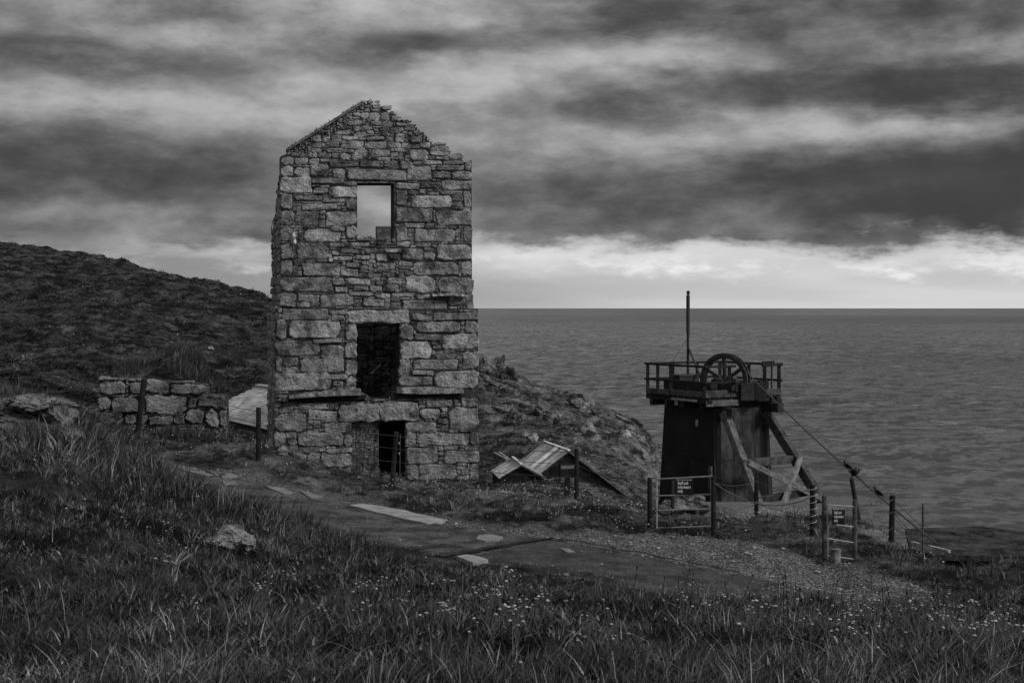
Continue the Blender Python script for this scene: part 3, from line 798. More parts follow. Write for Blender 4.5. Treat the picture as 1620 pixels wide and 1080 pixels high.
mb.build('vent_slat', M['galv'], tower)

# side walls, rear wall and what is left inside
WID = TP.px(*T1(1512, 300, 270))[0]
DEP = 8.0
def wallbox(name, x0, x1, y0, y1, ztop, mat, jag=0.0, seed=1, axis='y'):
    """upright slab with a broken top"""
    mb = MB(); r = random.Random(seed); n = 9
    for i in range(n):
        t = ztop[0] + (ztop[1] - ztop[0]) * (i + .5) / n + r.uniform(-jag, jag)
        if axis == 'y':
            a, b = y0 + (y1 - y0) * i / n, y0 + (y1 - y0) * (i + 1) / n
            c = [(x0, a), (x1, a), (x1, b), (x0, b)]
        else:
            a, b = x0 + (x1 - x0) * i / n, x0 + (x1 - x0) * (i + 1) / n
            c = [(a, y0), (b, y0), (b, y1), (a, y1)]
        mb.hexa([TP.world(p[0], p[1], -0.5) for p in c] + [TP.world(p[0], p[1], t) for p in c])
    return mb.build(name, mat, tower)
zt = TP.px(444, 250)[1]
wallbox('side_wall', 0.03, 0.95, 1.052, DEP, (zt - 0.3, zt - 2.3), M['mortar'], .25, 2)
wallbox('side_wall', WID - .97, WID - .03, 1.052, DEP, (zt - 1.9, zt - 3.4), M['mortar'], .3, 3)
zr = PZ(382, 58.5) - TBASE
wallbox('rear_wall', 0.952, WID - .972, DEP - .9, DEP - .02, (zr, zr - .2), M['mortar'], .06, 4, 'x')
# left flank: rubble seen edge-on, its ends stick out of the corner
SP = MB(); r = random.Random(8)
z = 0.2
while z < zt - .1:
    hgt = r.uniform(.16, .45)
    y = 0.06 if r.random() < .5 else .02
    while y < DEP - .3:
        wdt = r.uniform(.35, 1.1)
        top = zt - .3 - 2.0 * (y / DEP)
        if z + hgt < top:
            V, Fc = stone_arrays(wdt - .02, hgt - .02, r.uniform(.03, .12), int(z * 1000 + y * 77), 10, sq=4.5)
            off = 0.16 if z + TBASE < PZ(490, 50) else 0.0
            SP.add([TP.world(0.03 - off + p[1], y + wdt / 2 - p[0], z + hgt / 2 + p[2]) for p in V], [f[::-1] for f in Fc], r.uniform(.6, 1.1))
        y += wdt
    z += hgt
kind(SP.build('side_stones', M['granite'], tower), 'stuff')
low_side = MB()
zl = PZ(490, 50) - TBASE
low_side.hexa([TP.world(-.13, -.05, -.4), TP.world(.5, -.05, -.4), TP.world(.5, DEP, -.4), TP.world(-.13, DEP, -.4), TP.world(-.13, -.05, zl), TP.world(.5, -.05, zl), TP.world(.5, DEP, zl), TP.world(-.13, DEP, zl)])
low_side.build('lower_side_wall', M['mortar'], tower)
# rear wall masonry seen through the middle window
RP = Plane(TP.world(0, DEP - .93, 0), TA)
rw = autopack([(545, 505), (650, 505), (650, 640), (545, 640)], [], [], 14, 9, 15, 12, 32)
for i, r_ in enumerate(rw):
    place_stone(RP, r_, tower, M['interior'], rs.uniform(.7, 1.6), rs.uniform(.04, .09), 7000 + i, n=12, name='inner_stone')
mb = MB()
mb.bar(P(587, 591, 52.2), P(603, 575, 52.2), 0.05, 0.04)
mb.build('loose_rod', M['pale_wood'], tower)
# upper floor that keeps the lower room dark
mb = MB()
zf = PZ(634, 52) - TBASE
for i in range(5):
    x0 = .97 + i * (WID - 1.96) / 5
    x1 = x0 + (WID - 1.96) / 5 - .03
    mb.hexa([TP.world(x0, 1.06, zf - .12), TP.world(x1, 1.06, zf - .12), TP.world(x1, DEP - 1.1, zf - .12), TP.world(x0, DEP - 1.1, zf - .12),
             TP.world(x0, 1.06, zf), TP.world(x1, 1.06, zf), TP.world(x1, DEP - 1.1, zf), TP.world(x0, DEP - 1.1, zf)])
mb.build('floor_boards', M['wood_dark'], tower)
# stub of brickwork on the rear wall, seen through the top window
BP = Plane(TP.world(0, DEP - .7, 0), TA)
stub = None
bx0, bz1 = BP.px(596, 358); bx1, bz0 = BP.px(626, 386)
mb = MB(); mb.hexa([BP.world(bx0, .02, bz0), BP.world(bx1, .02, bz0), BP.world(bx1, .45, bz0), BP.world(bx0, .45, bz0), BP.world(bx0, .02, bz1), BP.world(bx1, .02, bz1), BP.world(bx1, .45, bz1), BP.world(bx0, .45, bz1)])
stub = mb.build('brick_stub', M['mortar'], tower)
bb = MB(); row = 0; zz = bz0
while zz + .07 < bz1:
    xx = bx0 - (.11 if row % 2 else 0)
    while xx < bx1:
        a_, b_ = max(xx, bx0), min(xx + .205, bx1)
        if b_ - a_ > .04:
            bb.hexa([BP.world(a_, 0, zz), BP.world(b_, 0, zz), BP.world(b_, .1, zz), BP.world(a_, .1, zz), BP.world(a_, 0, zz + .062), BP.world(b_, 0, zz + .062), BP.world(b_, .1, zz + .062), BP.world(a_, .1, zz + .062)], rs.uniform(.6, 1.3))
        xx += .22
    zz += .078; row += 1
kind(bb.build('brick', M['brick'], stub), 'stuff')
# porcelain insulators and iron pins fixed to the wall
for (uu, vv) in ((464.5, 372), (466, 382)):
    s_, z_ = TP.px(uu, vv)
    c_ = TP.world(s_, -.14, z_)
    mb = MB(); mb.tube([c_ - Vector((0, 0, .09)), c_ - Vector((0, 0, .03)), c_ + Vector((0, 0, .02)), c_ + Vector((0, 0, .09))], [.05, .065, .04, .03], 8)
    mb.build('insulator', M['insulator'], tower)
mb = MB()
s_, z_ = TP.px(466, 384); mb.tube([TP.world(s_, -.13, z_), TP.world(s_ + .05, -.1, z_ - .8), TP.world(s_ + .04, -.1, z_ - 1.3)], .012, 5)
mb.build('cable', M['wire'], tower)
for (v0_, v1_) in ((348, 366), (393, 392), (580, 577)):
    mb = MB(); a_ = TP.world(-.05, .8, PZ(v0_, 50.8) - TBASE)
    b_ = a_ - TP.r * .26 + Vector((0, 0, -.35 if v1_ > v0_ + 5 else .02))
    mb.tube([a_ + TP.r * .2, a_ - TP.r * .18, b_], .018, 5)
    mb.build('iron_pin', M['steel_dark'], tower)

# ------------------------------------------------------------------ headframe
RD = Vector((math.cos(math.radians(30)), math.sin(math.radians(30)), 0)); LD = Vector((-RD.y, RD.x, 0))
NC = Vector((5.9, 43.5, 0))
def Hf(a, b, z): return NC + RD * a + LD * b + Vector((0, 0, z))
HB = -7.7
hf = thing('headframe', 'dark mine headframe clad in sheet metal, railed platform with winding wheel on top', 'headframe', Hf(1.6, 1.5, HB))
def lerp(a, b, t): return a + (b - a) * t
ZT, ZB = -3.1, -6.3
def bodyc(z):
    t = (ZT - z) / (ZT - ZB)
    return lerp(.65, .55, t), lerp(2.69, 2.80, t), lerp(.30, .15, t), lerp(2.92, 3.1, t)     # a0,a1,b0,b1
core = MB()
q = []
for z in (HB, ZT):
    a0, a1, b0, b1 = bodyc(z)
    q += [Hf(a0 + .04, b0 + .04, z), Hf(a1 - .04, b0 + .04, z), Hf(a1 - .04, b1 - .04, z), Hf(a0 + .04, b1 - .04, z)]
core.hexa(q)
core.build('core_frame', M['steel_dark'], hf)
rs = random.Random(21)
# sheets: rusty right face toned as if lit, left face as if in shade
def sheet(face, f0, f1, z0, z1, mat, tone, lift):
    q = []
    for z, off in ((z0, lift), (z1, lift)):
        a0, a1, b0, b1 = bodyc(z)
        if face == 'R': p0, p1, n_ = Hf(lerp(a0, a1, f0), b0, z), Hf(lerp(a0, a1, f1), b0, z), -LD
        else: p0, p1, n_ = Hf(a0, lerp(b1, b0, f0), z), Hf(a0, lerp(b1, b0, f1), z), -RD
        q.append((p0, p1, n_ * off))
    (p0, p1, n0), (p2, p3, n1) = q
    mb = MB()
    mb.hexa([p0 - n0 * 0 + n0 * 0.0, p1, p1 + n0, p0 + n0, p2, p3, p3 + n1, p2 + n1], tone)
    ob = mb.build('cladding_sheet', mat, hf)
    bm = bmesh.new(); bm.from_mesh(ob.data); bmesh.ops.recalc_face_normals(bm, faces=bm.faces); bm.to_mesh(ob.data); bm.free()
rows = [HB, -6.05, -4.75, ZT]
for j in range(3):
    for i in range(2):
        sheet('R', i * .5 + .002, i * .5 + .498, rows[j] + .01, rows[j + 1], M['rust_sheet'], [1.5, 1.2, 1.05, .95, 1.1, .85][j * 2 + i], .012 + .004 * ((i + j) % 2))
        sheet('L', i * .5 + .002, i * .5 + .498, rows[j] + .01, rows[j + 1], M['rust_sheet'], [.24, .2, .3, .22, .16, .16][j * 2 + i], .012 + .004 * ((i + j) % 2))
for j in range(1):      # riveted corner angles
    for (ia, ib) in ((0, 2), (1, 2), (0, 3)):
        cz = bodyc(ZT); cb = bodyc(HB)
        mb = MB(); mb.bar(Hf(cb[ia], cb[ib], HB), Hf(cz[ia], cz[ib], ZT), .10 if (ia, ib) == (0, 2) else .05, tone=1.8)
        mb.build('corner_angle', M['steel_dark'], hf)
rv = MB()
for z in (-3.35, -4.72, -6.02):
    a0, a1, b0, b1 = bodyc(z)
    for k in range(16):
        f = (k + .5) / 16
        c = Hf(lerp(a0, a1, f), b0 - .016, z); rv.tube([c + LD * .01, c - LD * .012], .02, 6, 1.6)
        c = Hf(a0 - .016, lerp(b0, b1, f), z); rv.tube([c + RD * .01, c - RD * .012], .02, 6, 1.0)
kind(rv.build('rivets', M['steel_dark'], hf), 'stuff')
for (f, z0_, z1_, wd_) in ((.33, -6.2, -3.2, .04), (.72, -6.6, -3.25, .05), (.93, -7.0, -3.2, .05)):
    a0, a1, b0, b1 = bodyc(z0_); a2, a3, b2, b3 = bodyc(z1_)
    mb = MB(); mb.bar(Hf(lerp(a0, a1, f), b0 - .02, z0_), Hf(lerp(a2, a3, f), b2 - .02, z1_), wd_, .03, tone=2.4); mb.build('stiffener', M['steel_dark'], hf)
mb = MB(); mb.bar(Hf(.62, .10, HB), Hf(.70, .22, -3.2), .14, .14, tone=1.2); mb.build('corner_post', M['wood_dark'], hf)
mb = MB(); mb.tube([Hf(.45, .3, -5.7), Hf(.45, .3, -4.9)], .07, 8, tone=4); mb.build('pipe_sleeve', M['steel_dark'], hf)
c = Hf(.63, 1.2, -3.62); mb = MB(); mb.box(c - RD * .02, (.02, .12, .2), math.radians(30)); mb.build('notice', M['pale_wood'], hf)
# platform: joists, edge beams, planks
def beam(name, p, q, w, h, mat='wood_dark', tone=1.0, parent=hf):
    mb = MB(); mb.bar(p, q, w, h, tone=tone); return mb.build(name, M[mat], parent, bevel=.008)
LA, LB = 2.95, 3.0
for b_ in (.35, 1.15, 1.95, 2.75):
    beam('joist', Hf(-.05 if b_ > 1 else .1, b_, -3.02), Hf(LA + .35, b_, -3.02), .16, .20, tone=1.5)
for a_ in (.12, 2.83):
    beam('edge_beam', Hf(a_, -.12, -2.86), Hf(a_, LB + .15, -2.86), .18, .14, tone=1.3)
for b_ in (.10, 2.9):
    beam('edge_beam', Hf(-.0, b_, -2.862), Hf(LA, b_, -2.862), .16, .13, tone=1.9)
n = 12
for i in range(n):
    a0 = LA * i / n
    beam('plank', Hf(a0 + LA / n / 2, .0, -2.765), Hf(a0 + LA / n / 2, LB, -2.765), LA / n - .02, .04, 'wood', rs.uniform(.5, 1.1))
# toe boards
beam('toe_board', Hf(-.03, .05, -2.66), Hf(-.03, LB, -2.66), .04, .17, 'wood', .55)
beam('toe_board', Hf(0, -.03, -2.64), Hf(1.55, -.03, -2.64), .04, .22, 'wood', .6)
beam('toe_board', Hf(2.1, -.03, -2.64), Hf(LA, -.03, -2.64), .04, .2, 'wood', .5)
beam('toe_board', Hf(LA + .03, 0, -2.66), Hf(LA + .03, LB, -2.66), .04, .17, 'wood', .5)
beam('fascia_board', Hf(.0, -.06, -2.93), Hf(1.25, -.06, -2.93), .05, .18, 'wood', 1.0)
beam('fascia_board', Hf(-.08, .3, -2.86), Hf(-.08, 1.6, -2.86), .04, .07, 'pale_wood', .8)
beam('bracket', Hf(-.08, 1.35, -3.05), Hf(-.08, 1.35, -2.82), .1, .12, 'pale_wood', .6)
# railing
RZ = -1.79
def railpost(a_, b_, z1=RZ, w_=.10, z0=-2.78):
    beam('railing_post', Hf(a_, b_, z0), Hf(a_, b_, z1), w_, w_, 'wood_dark', 1.2)
for (a_, b_) in ((0, LB), (0, 2.45), (0, 1.75), (0, .02), (.95, .0), (2.35, .0), (LA, .02), (LA, 1.5), (LA, LB), (1.0, LB), (2.0, LB)):
    railpost(a_, b_)
def rail(p, q, h=.07):
    beam('rail', p, q, .06, h, 'wood_dark', 1.1)
for z in (RZ - .01, RZ - .50):
    rail(Hf(-.06, -.05, z), Hf(-.06, LB + .08, z)); rail(Hf(-.05, LB + .03, z + .003), Hf(LA + .1, LB + .03, z + .003))
    rail(Hf(-.05, -.055, z - .003), Hf(1.15, -.055, z - .003)); rail(Hf(LA + .06, -.05, z), Hf(LA + .06, LB + .05, z + .002))
rail(Hf(2.2, -.055, RZ - .02), Hf(LA + .08, -.055, RZ + .02), .09)
rail(Hf(2.5, .3, RZ + .05), Hf(LA, .25, RZ + .05), .12)
mb = MB(); mb.tube([Hf(2.62, -.02, -3.0), Hf(2.62, -.02, -1.66)], .03, 6, 1.5); mb.build('iron_stanchion', M['steel_dark'], hf)
# bearing timbers and blocks that carry the wheel
beam('bearing_beam', Hf(.55, .25, -2.52), Hf(.55, 2.7, -2.52), .28, .34, tone=1.6)
beam('bearing_beam', Hf(1.05, -.05, -2.44), Hf(2.75, -.05 + .45, -2.44), .2, .3, tone=1.3)
beam('bearing_beam', Hf(.7, .5, -2.44), Hf(2.5, .95, -2.44), .2, .3, tone=1.2)
beam('timber_block', Hf(1.5, -.16, -2.86), Hf(1.5, -.16, -2.32), .40, .30, tone=2.6)
beam('timber_block', Hf(2.0, -.15, -2.86), Hf(2.0, -.15, -2.34), .36, .26, tone=1.6)
beam('projecting_beam', Hf(.75, -.5, -3.18), Hf(.75, .9, -3.18), .22, .24, tone=2.4)
beam('projecting_beam', Hf(2.62, -.45, -3.12), Hf(2.62, .9, -3.12), .24, .28, tone=2.2)
mb = MB(); mb.box(Hf(.95, 2.3, -2.46), (.75, .5, .55), math.radians(30), tone=2.2); mb.box(Hf(.95, 2.3, -2.165), (.81, .56, .04), math.radians(30), tone=3.4)
mb.build('tool_box', M['wood_dark'], hf)
# sheave wheel
WD = Vector((.76, -.65, 0)).normalized(); WN = Vector((-WD.y, WD.x, 0)); ZV = Vector((0, 0, 1))
WC = P(1147, 602, 44.6); WR = .83
wheel = MB(); wheel.tube([WC - WN * .02, WC + WN * .02], .02, 6)
def ring(r0, r1, half, name, mat, parent, tone=1.0, n=48):
    V = []; Fc = []
    for k in range(n):
        t = 2 * math.pi * k / n; d = WD * math.cos(t) + ZV * math.sin(t)
        V += [WC + d * r0 - WN * half, WC + d * r1 - WN * half, WC + d * r1 + WN * half, WC + d * r0 + WN * half]
    for k in range(n):
        a = k * 4; b = ((k + 1) % n) * 4
        for j in range(4): Fc.append((a + j, a + (j + 1) % 4, b + (j + 1) % 4, b + j))
    mb = MB(); mb.add(V, Fc, tone); ob = mb.build(name, M[mat], parent)
    bm = bmesh.new(); bm.from_mesh(ob.data); bmesh.ops.recalc_face_normals(bm, faces=bm.faces); bm.to_mesh(ob.data); bm.free()
    return ob
rim = ring(WR - .12, WR - .02, .085, 'winding_wheel', 'steel_dark', hf, 1.6)
for s_ in (-1, 1):
    sv = WC.copy(); WC = sv + WN * s_ * .085
    ring(WR - .06, WR + .035, .02, 'rim_flange', 'steel_dark', rim, 2.4); WC = sv
mb = MB(); mb.tube([WC - WN * .17, WC + WN * .17], .13, 12, 2.6); mb.build('hub', M['steel_dark'], rim)
for k in range(6):
    t = math.pi / 2 + 2 * math.pi * k / 6 + .06; d = WD * math.cos(t) + ZV * math.sin(t)
    mb = MB(); mb.bar(WC + d * .1, WC + d * (WR - .12), .085, .12, up=WN, tone=1.6); mb.build('spoke', M['steel_dark'], rim)
mb = MB(); mb.tube([WC - WN * .62, WC + WN * .62], .055, 8, 1.6); mb.build('axle', M['steel_dark'], hf)
for s_ in (-1, 1):
    p = WC + WN * s_ * .45; mb = MB(); mb.box(p - ZV * .06, (.34, .2, .24), math.atan2(WD.y, WD.x), 3.0); mb.tube([p - WN * .13, p + WN * .13], .12, 10, 2.8); mb.build('bearing', M['steel_dark'], hf)
    mb = MB(); mb.bar(p - ZV * .18 - WD * .6, p - ZV * .18 + WD * .6, .2, .18, tone=2.0); mb.bar(p - ZV * .26, p - ZV * .62, .2, .2, tone=1.5); mb.build('bearing_timber', M['wood_dark'], hf)
# mast with stay
mp = P(1088.5, 612, 46.3)
mb = MB(); mb.tube([mp - ZV * .3, P(1088.5, 525, 46.3)], .045, 8, 1.0); mb.tube([P(1088.5, 527, 46.3), P(1088.5, 467, 46.3)], .06, 8, 1.3)
mb.tube([P(1088.5, 467, 46.3), P(1088.8, 463, 46.3), P(1088.8, 461.5, 46.3), P(1088.8, 459.5, 46.3)], [.03, .06, .06, .02], 8, 1.0)
mb.build('mast', M['steel_dark'], hf)
mb = MB(); mb.bar(P(1090, 551, 46.3), P(1112, 604, 45.6), .05, .05, tone=1.2); mb.build('mast_stay', M['steel_dark'], hf)
mb = MB(); mb.tube([P(1087, 535, 46.3), P(1071, 560, 46.9), P(1056, 583, 47.5)], .008, 4); mb.build('stay_wire', M['wire'], hf)
# raking legs and bracing
L1a, L1b = P(1146, 652, 43.75), P(1231, 880, 41.9)
L2a, L2b = P(1212, 652, 45.0), P(1348, 870, 43.2)
def on(a, b, t): return a + (b - a) * t
beam('raking_leg', L1a, L1b, .24, .22, 'wood', .9); beam('raking_leg', L2a, L2b, .28, .26, 'wood', .5)
outw = (RD * .35 - LD).normalized()
t1 = (735 - 652) / 228; t2 = (728 - 652) / 218
beam('cross_beam', on(L1a, L1b, t1) - RD * .12 + outw * .02, on(L2a, L2b, t2) - outw * .05, .2, .24, 'wood', .6)
beam('cross_beam', on(L1a, L1b, .62) + outw * .0, on(L2a, L2b, .58) - outw * .04, .18, .2, 'wood', .3)
beam('diagonal_brace', on(L1a, L1b, t1 - .01) + outw * .2, on(L2a, L2b, .655) + outw * .2, .10, .17, 'pale_wood', .6)
beam('diagonal_brace', on(L2a, L2b, t2 - .02) + outw * .26, on(L1a, L1b, .80) + outw * .26, .10, .22, 'pale_wood', .6)

# winding rope, and birds on it
RA, RB_ = WC + WD * (WR * .72) + ZV * (WR * .55), P(1482, 860, 31.0)
n = 24; rp = []
for i in range(n + 1):
    t = i / n; p = on(RA, RB_, t); p.z -= .15 * 4 * t * (1 - t); rp.append(p)
mb = MB(); mb.tube(rp, .022, 6)
ro = mb.build('winding_rope', M['wire']); tag(ro, 'long taut steel rope running from the headframe wheel down to the right', 'rope')
def rope_at(u):
    best = None
    for i in range(400):
        t = i / 399; p = on(RA, RB_, t); p.z -= .15 * 4 * t * (1 - t)
        e = abs(p.x / p.y * F + 810 - u)
        if best is None or e < best[0]: best = (e, p)
    return best[1]
def bird(u, face, label, spread=0.0, s=1.0):
    p = rope_at(u); mb = MB()
    d = Vector((face, -.35, 0)).normalized(); up = Vector((0, 0, 1)); sd = d.cross(up)
    ax = (d * .75 + up * .62).normalized()
    c = p + up * .11 * s
    mb.tube([c - ax * .27 * s, c - ax * .16 * s, c - ax * .10 * s, c - ax * .02 * s, c + ax * .06 * s, c + ax * .11 * s, c + ax * .15 * s], [.012, .022, .045 * s, .068 * s, .062 * s, .045 * s, .03], 9)
    hd = c + ax * .15 * s + up * .025
    mb.tube([hd - d * .05 * s, hd - d * .025 * s, hd + d * .015 * s, hd + d * .045 * s, hd + d * .06 * s, hd + d * .10 * s], [.012, .036 * s, .042 * s, .026 * s, .010, .002], 8)
    for k in (-1, 1):
        if spread:
            a_ = c + sd * k * .05; b_ = c + sd * k * .22 * s + up * .10 * spread - d * .05; e_ = c + sd * k * .36 * s + up * .05 * spread - d * .16
            mb.add([a_ + ax * .05, b_ + ax * .05, e_, b_ - ax * .10, a_ - ax * .09] + [q - up * .012 for q in (a_ + ax * .05, b_ + ax * .05, e_, b_ - ax * .10, a_ - ax * .09)],
                   [(0, 1, 2, 3, 4), (9, 8, 7, 6, 5), (0, 5, 6, 1), (1, 6, 7, 2), (2, 7, 8, 3), (3, 8, 9, 4), (4, 9, 5, 0)])
        else:
            mb.tube([c + sd * k * .05 + ax * .06, c + sd * k * .07, c + sd * k * .06 - ax * .10, c + sd * k * .03 - ax * .2], [.015, .035 * s, .028, .006], 6)
        mb.tube([c + sd * k * .025 - up * .04, p + sd * k * .02 + up * .015, p + sd * k * .02 + d * .03 + up * .02], [.012, .008, .005], 5)
    o = mb.build('bird', M['bird'], None, centre=False, smooth=True)
    tag(o, label, 'bird', 'birds on the winding rope')
bird(1340, -.6, 'black bird perched highest on the taut rope, nearest the headframe', 0.0, .72)
bird(1354, .9, 'black bird with half open wings, middle of three on the rope', 1.0, .68)
bird(1389, -.8, 'black bird perched lowest on the rope, nearest the fence post', 0.0, .75)

# concrete apron in front of the headframe
def slab3(name, pts, z0, z1, mat, tone=1.0, parent=None):
    mb = MB(); n = len(pts)
    mb.add([(x, y, z0) for x, y in pts] + [(x, y, z1) for x, y in pts], [tuple(range(n))[::-1], tuple(range(n, 2 * n))] + [(i, (i + 1) % n, n + (i + 1) % n, n + i) for i in range(n)], tone)
    return mb.build(name, M[mat], parent)
zc = -5.55
ap = [(PX(u, y), y) for u, y in ((1098, 36.0), (1300, 36.0), (1352, 36.6), (1318, 40.4), (1200, 40.8), (1098, 40.8))]
kind(slab3('concrete_apron', ap, zc - 2.2, zc, 'concrete', .95), 'structure')

# flat roofed hut half sunk at the cliff edge on the right
hut = thing('sunken_hut', 'low hut with dark flat roof at the cliff edge on the far right', 'hut', (11.5, 32.2, -7.0))
zr_ = -5.30
rp_ = [(PX(1432, 34.2), 34.2), (PX(1440, 31.4), 31.4), (PX(1475, 30.6), 30.6), (PX(1640, 30.3), 30.3), (15.2, 31.5), (PX(1655, 33.2), 33.2), (PX(1552, 34.6), 34.6)]
slab3('roof', rp_, zr_ - .12, zr_, 'felt', 1.0, hut)
wp_ = [(PX(1450, 33.8), 33.8), (PX(1452, 31.5), 31.5), (PX(1480, 30.9), 30.9), (PX(1638, 30.6), 30.6), (14.9, 31.6), (PX(1640, 33.0), 33.0), (PX(1552, 34.2), 34.2)]
slab3('wall', wp_, -8.5, zr_ - .12, 'felt', .7, hut)
mb = MB(); mb.bar(P(1443, 858, 30.3), P(1502, 872, 29.2), .07, .06); o = mb.build('edge_pole', M['pale_wood'])
tag(o, 'thin pale timber pole lying on the grass before the sunken hut', 'pole')

# ------------------------------------------------------------------ sheds below the engine house
def recalc(ob):
    bm = bmesh.new(); bm.from_mesh(ob.data); bmesh.ops.recalc_face_normals(bm, faces=bm.faces); bm.to_mesh(ob.data); bm.free(); return ob
def shed(label, apex, ridge, gdir, left, right, zbase, tones, mat, ridge_tone, name='shed'):
    """apex: front ridge point; ridge: vector to the back; gdir: unit gable run; left/right: (run, drop)"""
    ap = Vector(apex); rg = Vector(ridge); g = Vector(gdir)
    el = ap - g * left[0] - Vector((0, 0, left[1])); er = ap + g * right[0] - Vector((0, 0, right[1]))
    t = thing(name, label, 'shed', Vector(((el.x + er.x) / 2, (el.y + er.y) / 2, zbase)))
    ins = rg.normalized() * .12
    # dark boarded gable ends and walls
    d = Vector((0, 0, .10))
    prof = [Vector((el.x, el.y, zbase)), Vector((er.x, er.y, zbase)), er - d, ap - d * 1.2, el - d]
    V = [p + ins for p in prof] + [p + rg - ins for p in prof]
    mb = MB(); mb.add(V, [(0, 1, 2, 3, 4), (9, 8, 7, 6, 5)] + [(i, 5 + i, 5 + (i + 1) % 5, (i + 1) % 5) for i in range(5)], .8)
    recalc(mb.build('wall', M['steel_dark'], t))
    nb = 9
    for i in range(nb):         # gable boards
        f = (i + .5) / nb; p = el + (er - el) * f; top = (el.z + (ap.z - el.z) * min(1, f / (left[0] / (left[0] + right[0])))) if f < left[0] / (left[0] + right[0]) else ap.z + (er.z - ap.z) * (f - left[0] / (left[0] + right[0])) / (right[0] / (left[0] + right[0]))
        mb = MB(); wv = g * (left[0] + right[0]) / nb * .46
        b0 = Vector((p.x, p.y, zbase)) + ins * .75; b1 = Vector((p.x, p.y, top - .22)) + ins * .75
        mb.hexa([b0 - wv, b0 + wv, b0 + wv + ins * .2, b0 - wv + ins * .2, b1 - wv, b1 + wv, b1 + wv + ins * .2, b1 - wv + ins * .2], rs.uniform(.3, .9))
        recalc(mb.build('board', M['wood_dark'], t))
    def slope(e, tl):
        n = len(tl)
        for i in range(n):
            f0, f1 = i / n, (i + 1) / n
            mb = MB(); k = 8; V = []; Fc = []
            dn = (e - ap); e2 = ap + dn * 1.06
            nn = rg.cross(dn).normalized(); nn = nn if nn.z > 0 else -nn
            for j in range(k + 1):
                f = f0 + (f1 - f0) * j / k
                o_ = nn * (.02 * (j % 2) + .008 * (i % 2))
                a, b = ap + rg * f + o_, e2 + rg * f + o_
                V += [a, b, b - nn * .015, a - nn * .015]
            for j in range(k):
                for q in range(4): Fc.append((j * 4 + q, j * 4 + (q + 1) % 4, j * 4 + 4 + (q + 1) % 4, j * 4 + 4 + q))
            Fc += [(0, 1, 2, 3), (k * 4 + 3, k * 4 + 2, k * 4 + 1, k * 4)]
            mb.add(V, Fc, tl[i]); recalc(mb.build('roof_sheet', M[mat], t))
    slope(el, tones); slope(er, [.5] * 3)
    mb = MB(); mb.bar(ap + Vector((0, 0, .03)) - rg * .01, ap + rg * 1.01 + Vector((0, 0, .03)), .11, .05, tone=ridge_tone); mb.build('ridge_cap', M[mat], t)
    mb = MB(); mb.bar(ap - rg * .012 + Vector((0, 0, -.02)), er - rg * .012 + Vector((0, 0, -.02)) + (er - ap) * .06, .03, .06, tone=.8); mb.build('barge_board', M['wood'], t)
    mb = MB(); mb.bar(ap - rg * .012 + Vector((0, 0, -.02)), el - rg * .012 + Vector((0, 0, -.02)) + (el - ap) * .06, .03, .05, tone=.4); mb.build('barge_board', M['wood'], t)
    return t
s1 = shed('larger of two dark sheds, its roof patched with striped corrugated sheets', P(900, 713, 55), (-.87, 3.6, 0), (.972, .235, 0), (1.115, .82), (2.33, 1.78), -8.2,
     [.95, 1.5, .6, 2.4, .8, 1.05, 1.2, .7], 'sheet', 1.7)
s2 = shed('small dark shed with planked pale roof beside the engine house foot', P(825, 735, 53), (-.33, 2.5, 0), (.991, .13, 0), (.80, .47), (.83, .45), -7.6,
     [1.1, .9, 1.3, 1.0, 1.4, .9, 1.2], 'sheet', 1.4)
mb = MB(); mb.bar(P(887, 739, 54.3), P(912, 738, 54.5), .05, .12, tone=1.0); mb.build('plank', M['wood'], s1)
mb = MB(); mb.bar(P(887, 756, 54.2), P(912, 758, 54.4), .05, .10, tone=1.0); mb.build('plank', M['wood'], s1)
for k, (pa, pb) in enumerate((((781, 716, 57), (802, 727, 56)), ((789, 715, 58), (806, 727, 57)))):
    mb = MB(); mb.bar(P(*pa), P(*pb), .09, .07, tone=.8)
    o = mb.build('fallen_timber', M['pale_wood']); tag(o, ['pale split timber on the slope above the small shed, left one', 'pale split timber on the slope above the small shed, right one'][k], 'timber', 'timbers above the small shed')

# ------------------------------------------------------------------ slate roofed cottage behind the engine house
E0 = Vector((-14.8, 67, -5.0)); ED = Vector((2.6, -4.8, 0)).normalized(); UP = Vector((.88, .476, 0)).normalized()
cot = thing('cottage', 'low stone cottage with slate roof, half hidden behind the engine house', 'cottage', E0 + ED * 5 + Vector((0, 0, -3.0)))
ROFL = 2.93; RISE = 1.23; LEN = 11.5
mb = MB()
c0, c1 = E0 + UP * .15 + ED * .1, E0 + ED * (LEN - .1) + UP * .15
c2, c3 = c1 + UP * 5.4, c0 + UP * 5.4
mb.hexa([Vector((p.x, p.y, -8.3)) for p in (c0, c1, c2, c3)] + [Vector((p.x, p.y, -5.02)) for p in (c0, c1, c2, c3)])
wall_ = recalc(mb.build('wall', M['mortar'], cot))
for e_ in (0, 1):    # gable triangles
    p = E0 + ED * (.1 if e_ == 0 else LEN - .1); q = ED * (.3 if e_ == 0 else -.3)
    tri = [p + UP * .15, p + UP * 5.55, p + UP * ROFL + Vector((0, 0, RISE - .1))]
    mb = MB(); mb.add(tri + [x + q for x in tri], [(0, 1, 2), (5, 4, 3), (0, 3, 4, 1), (1, 4, 5, 2), (2, 5, 3, 0)]); recalc(mb.build('gable', M['mortar'], cot))
NCR = 18
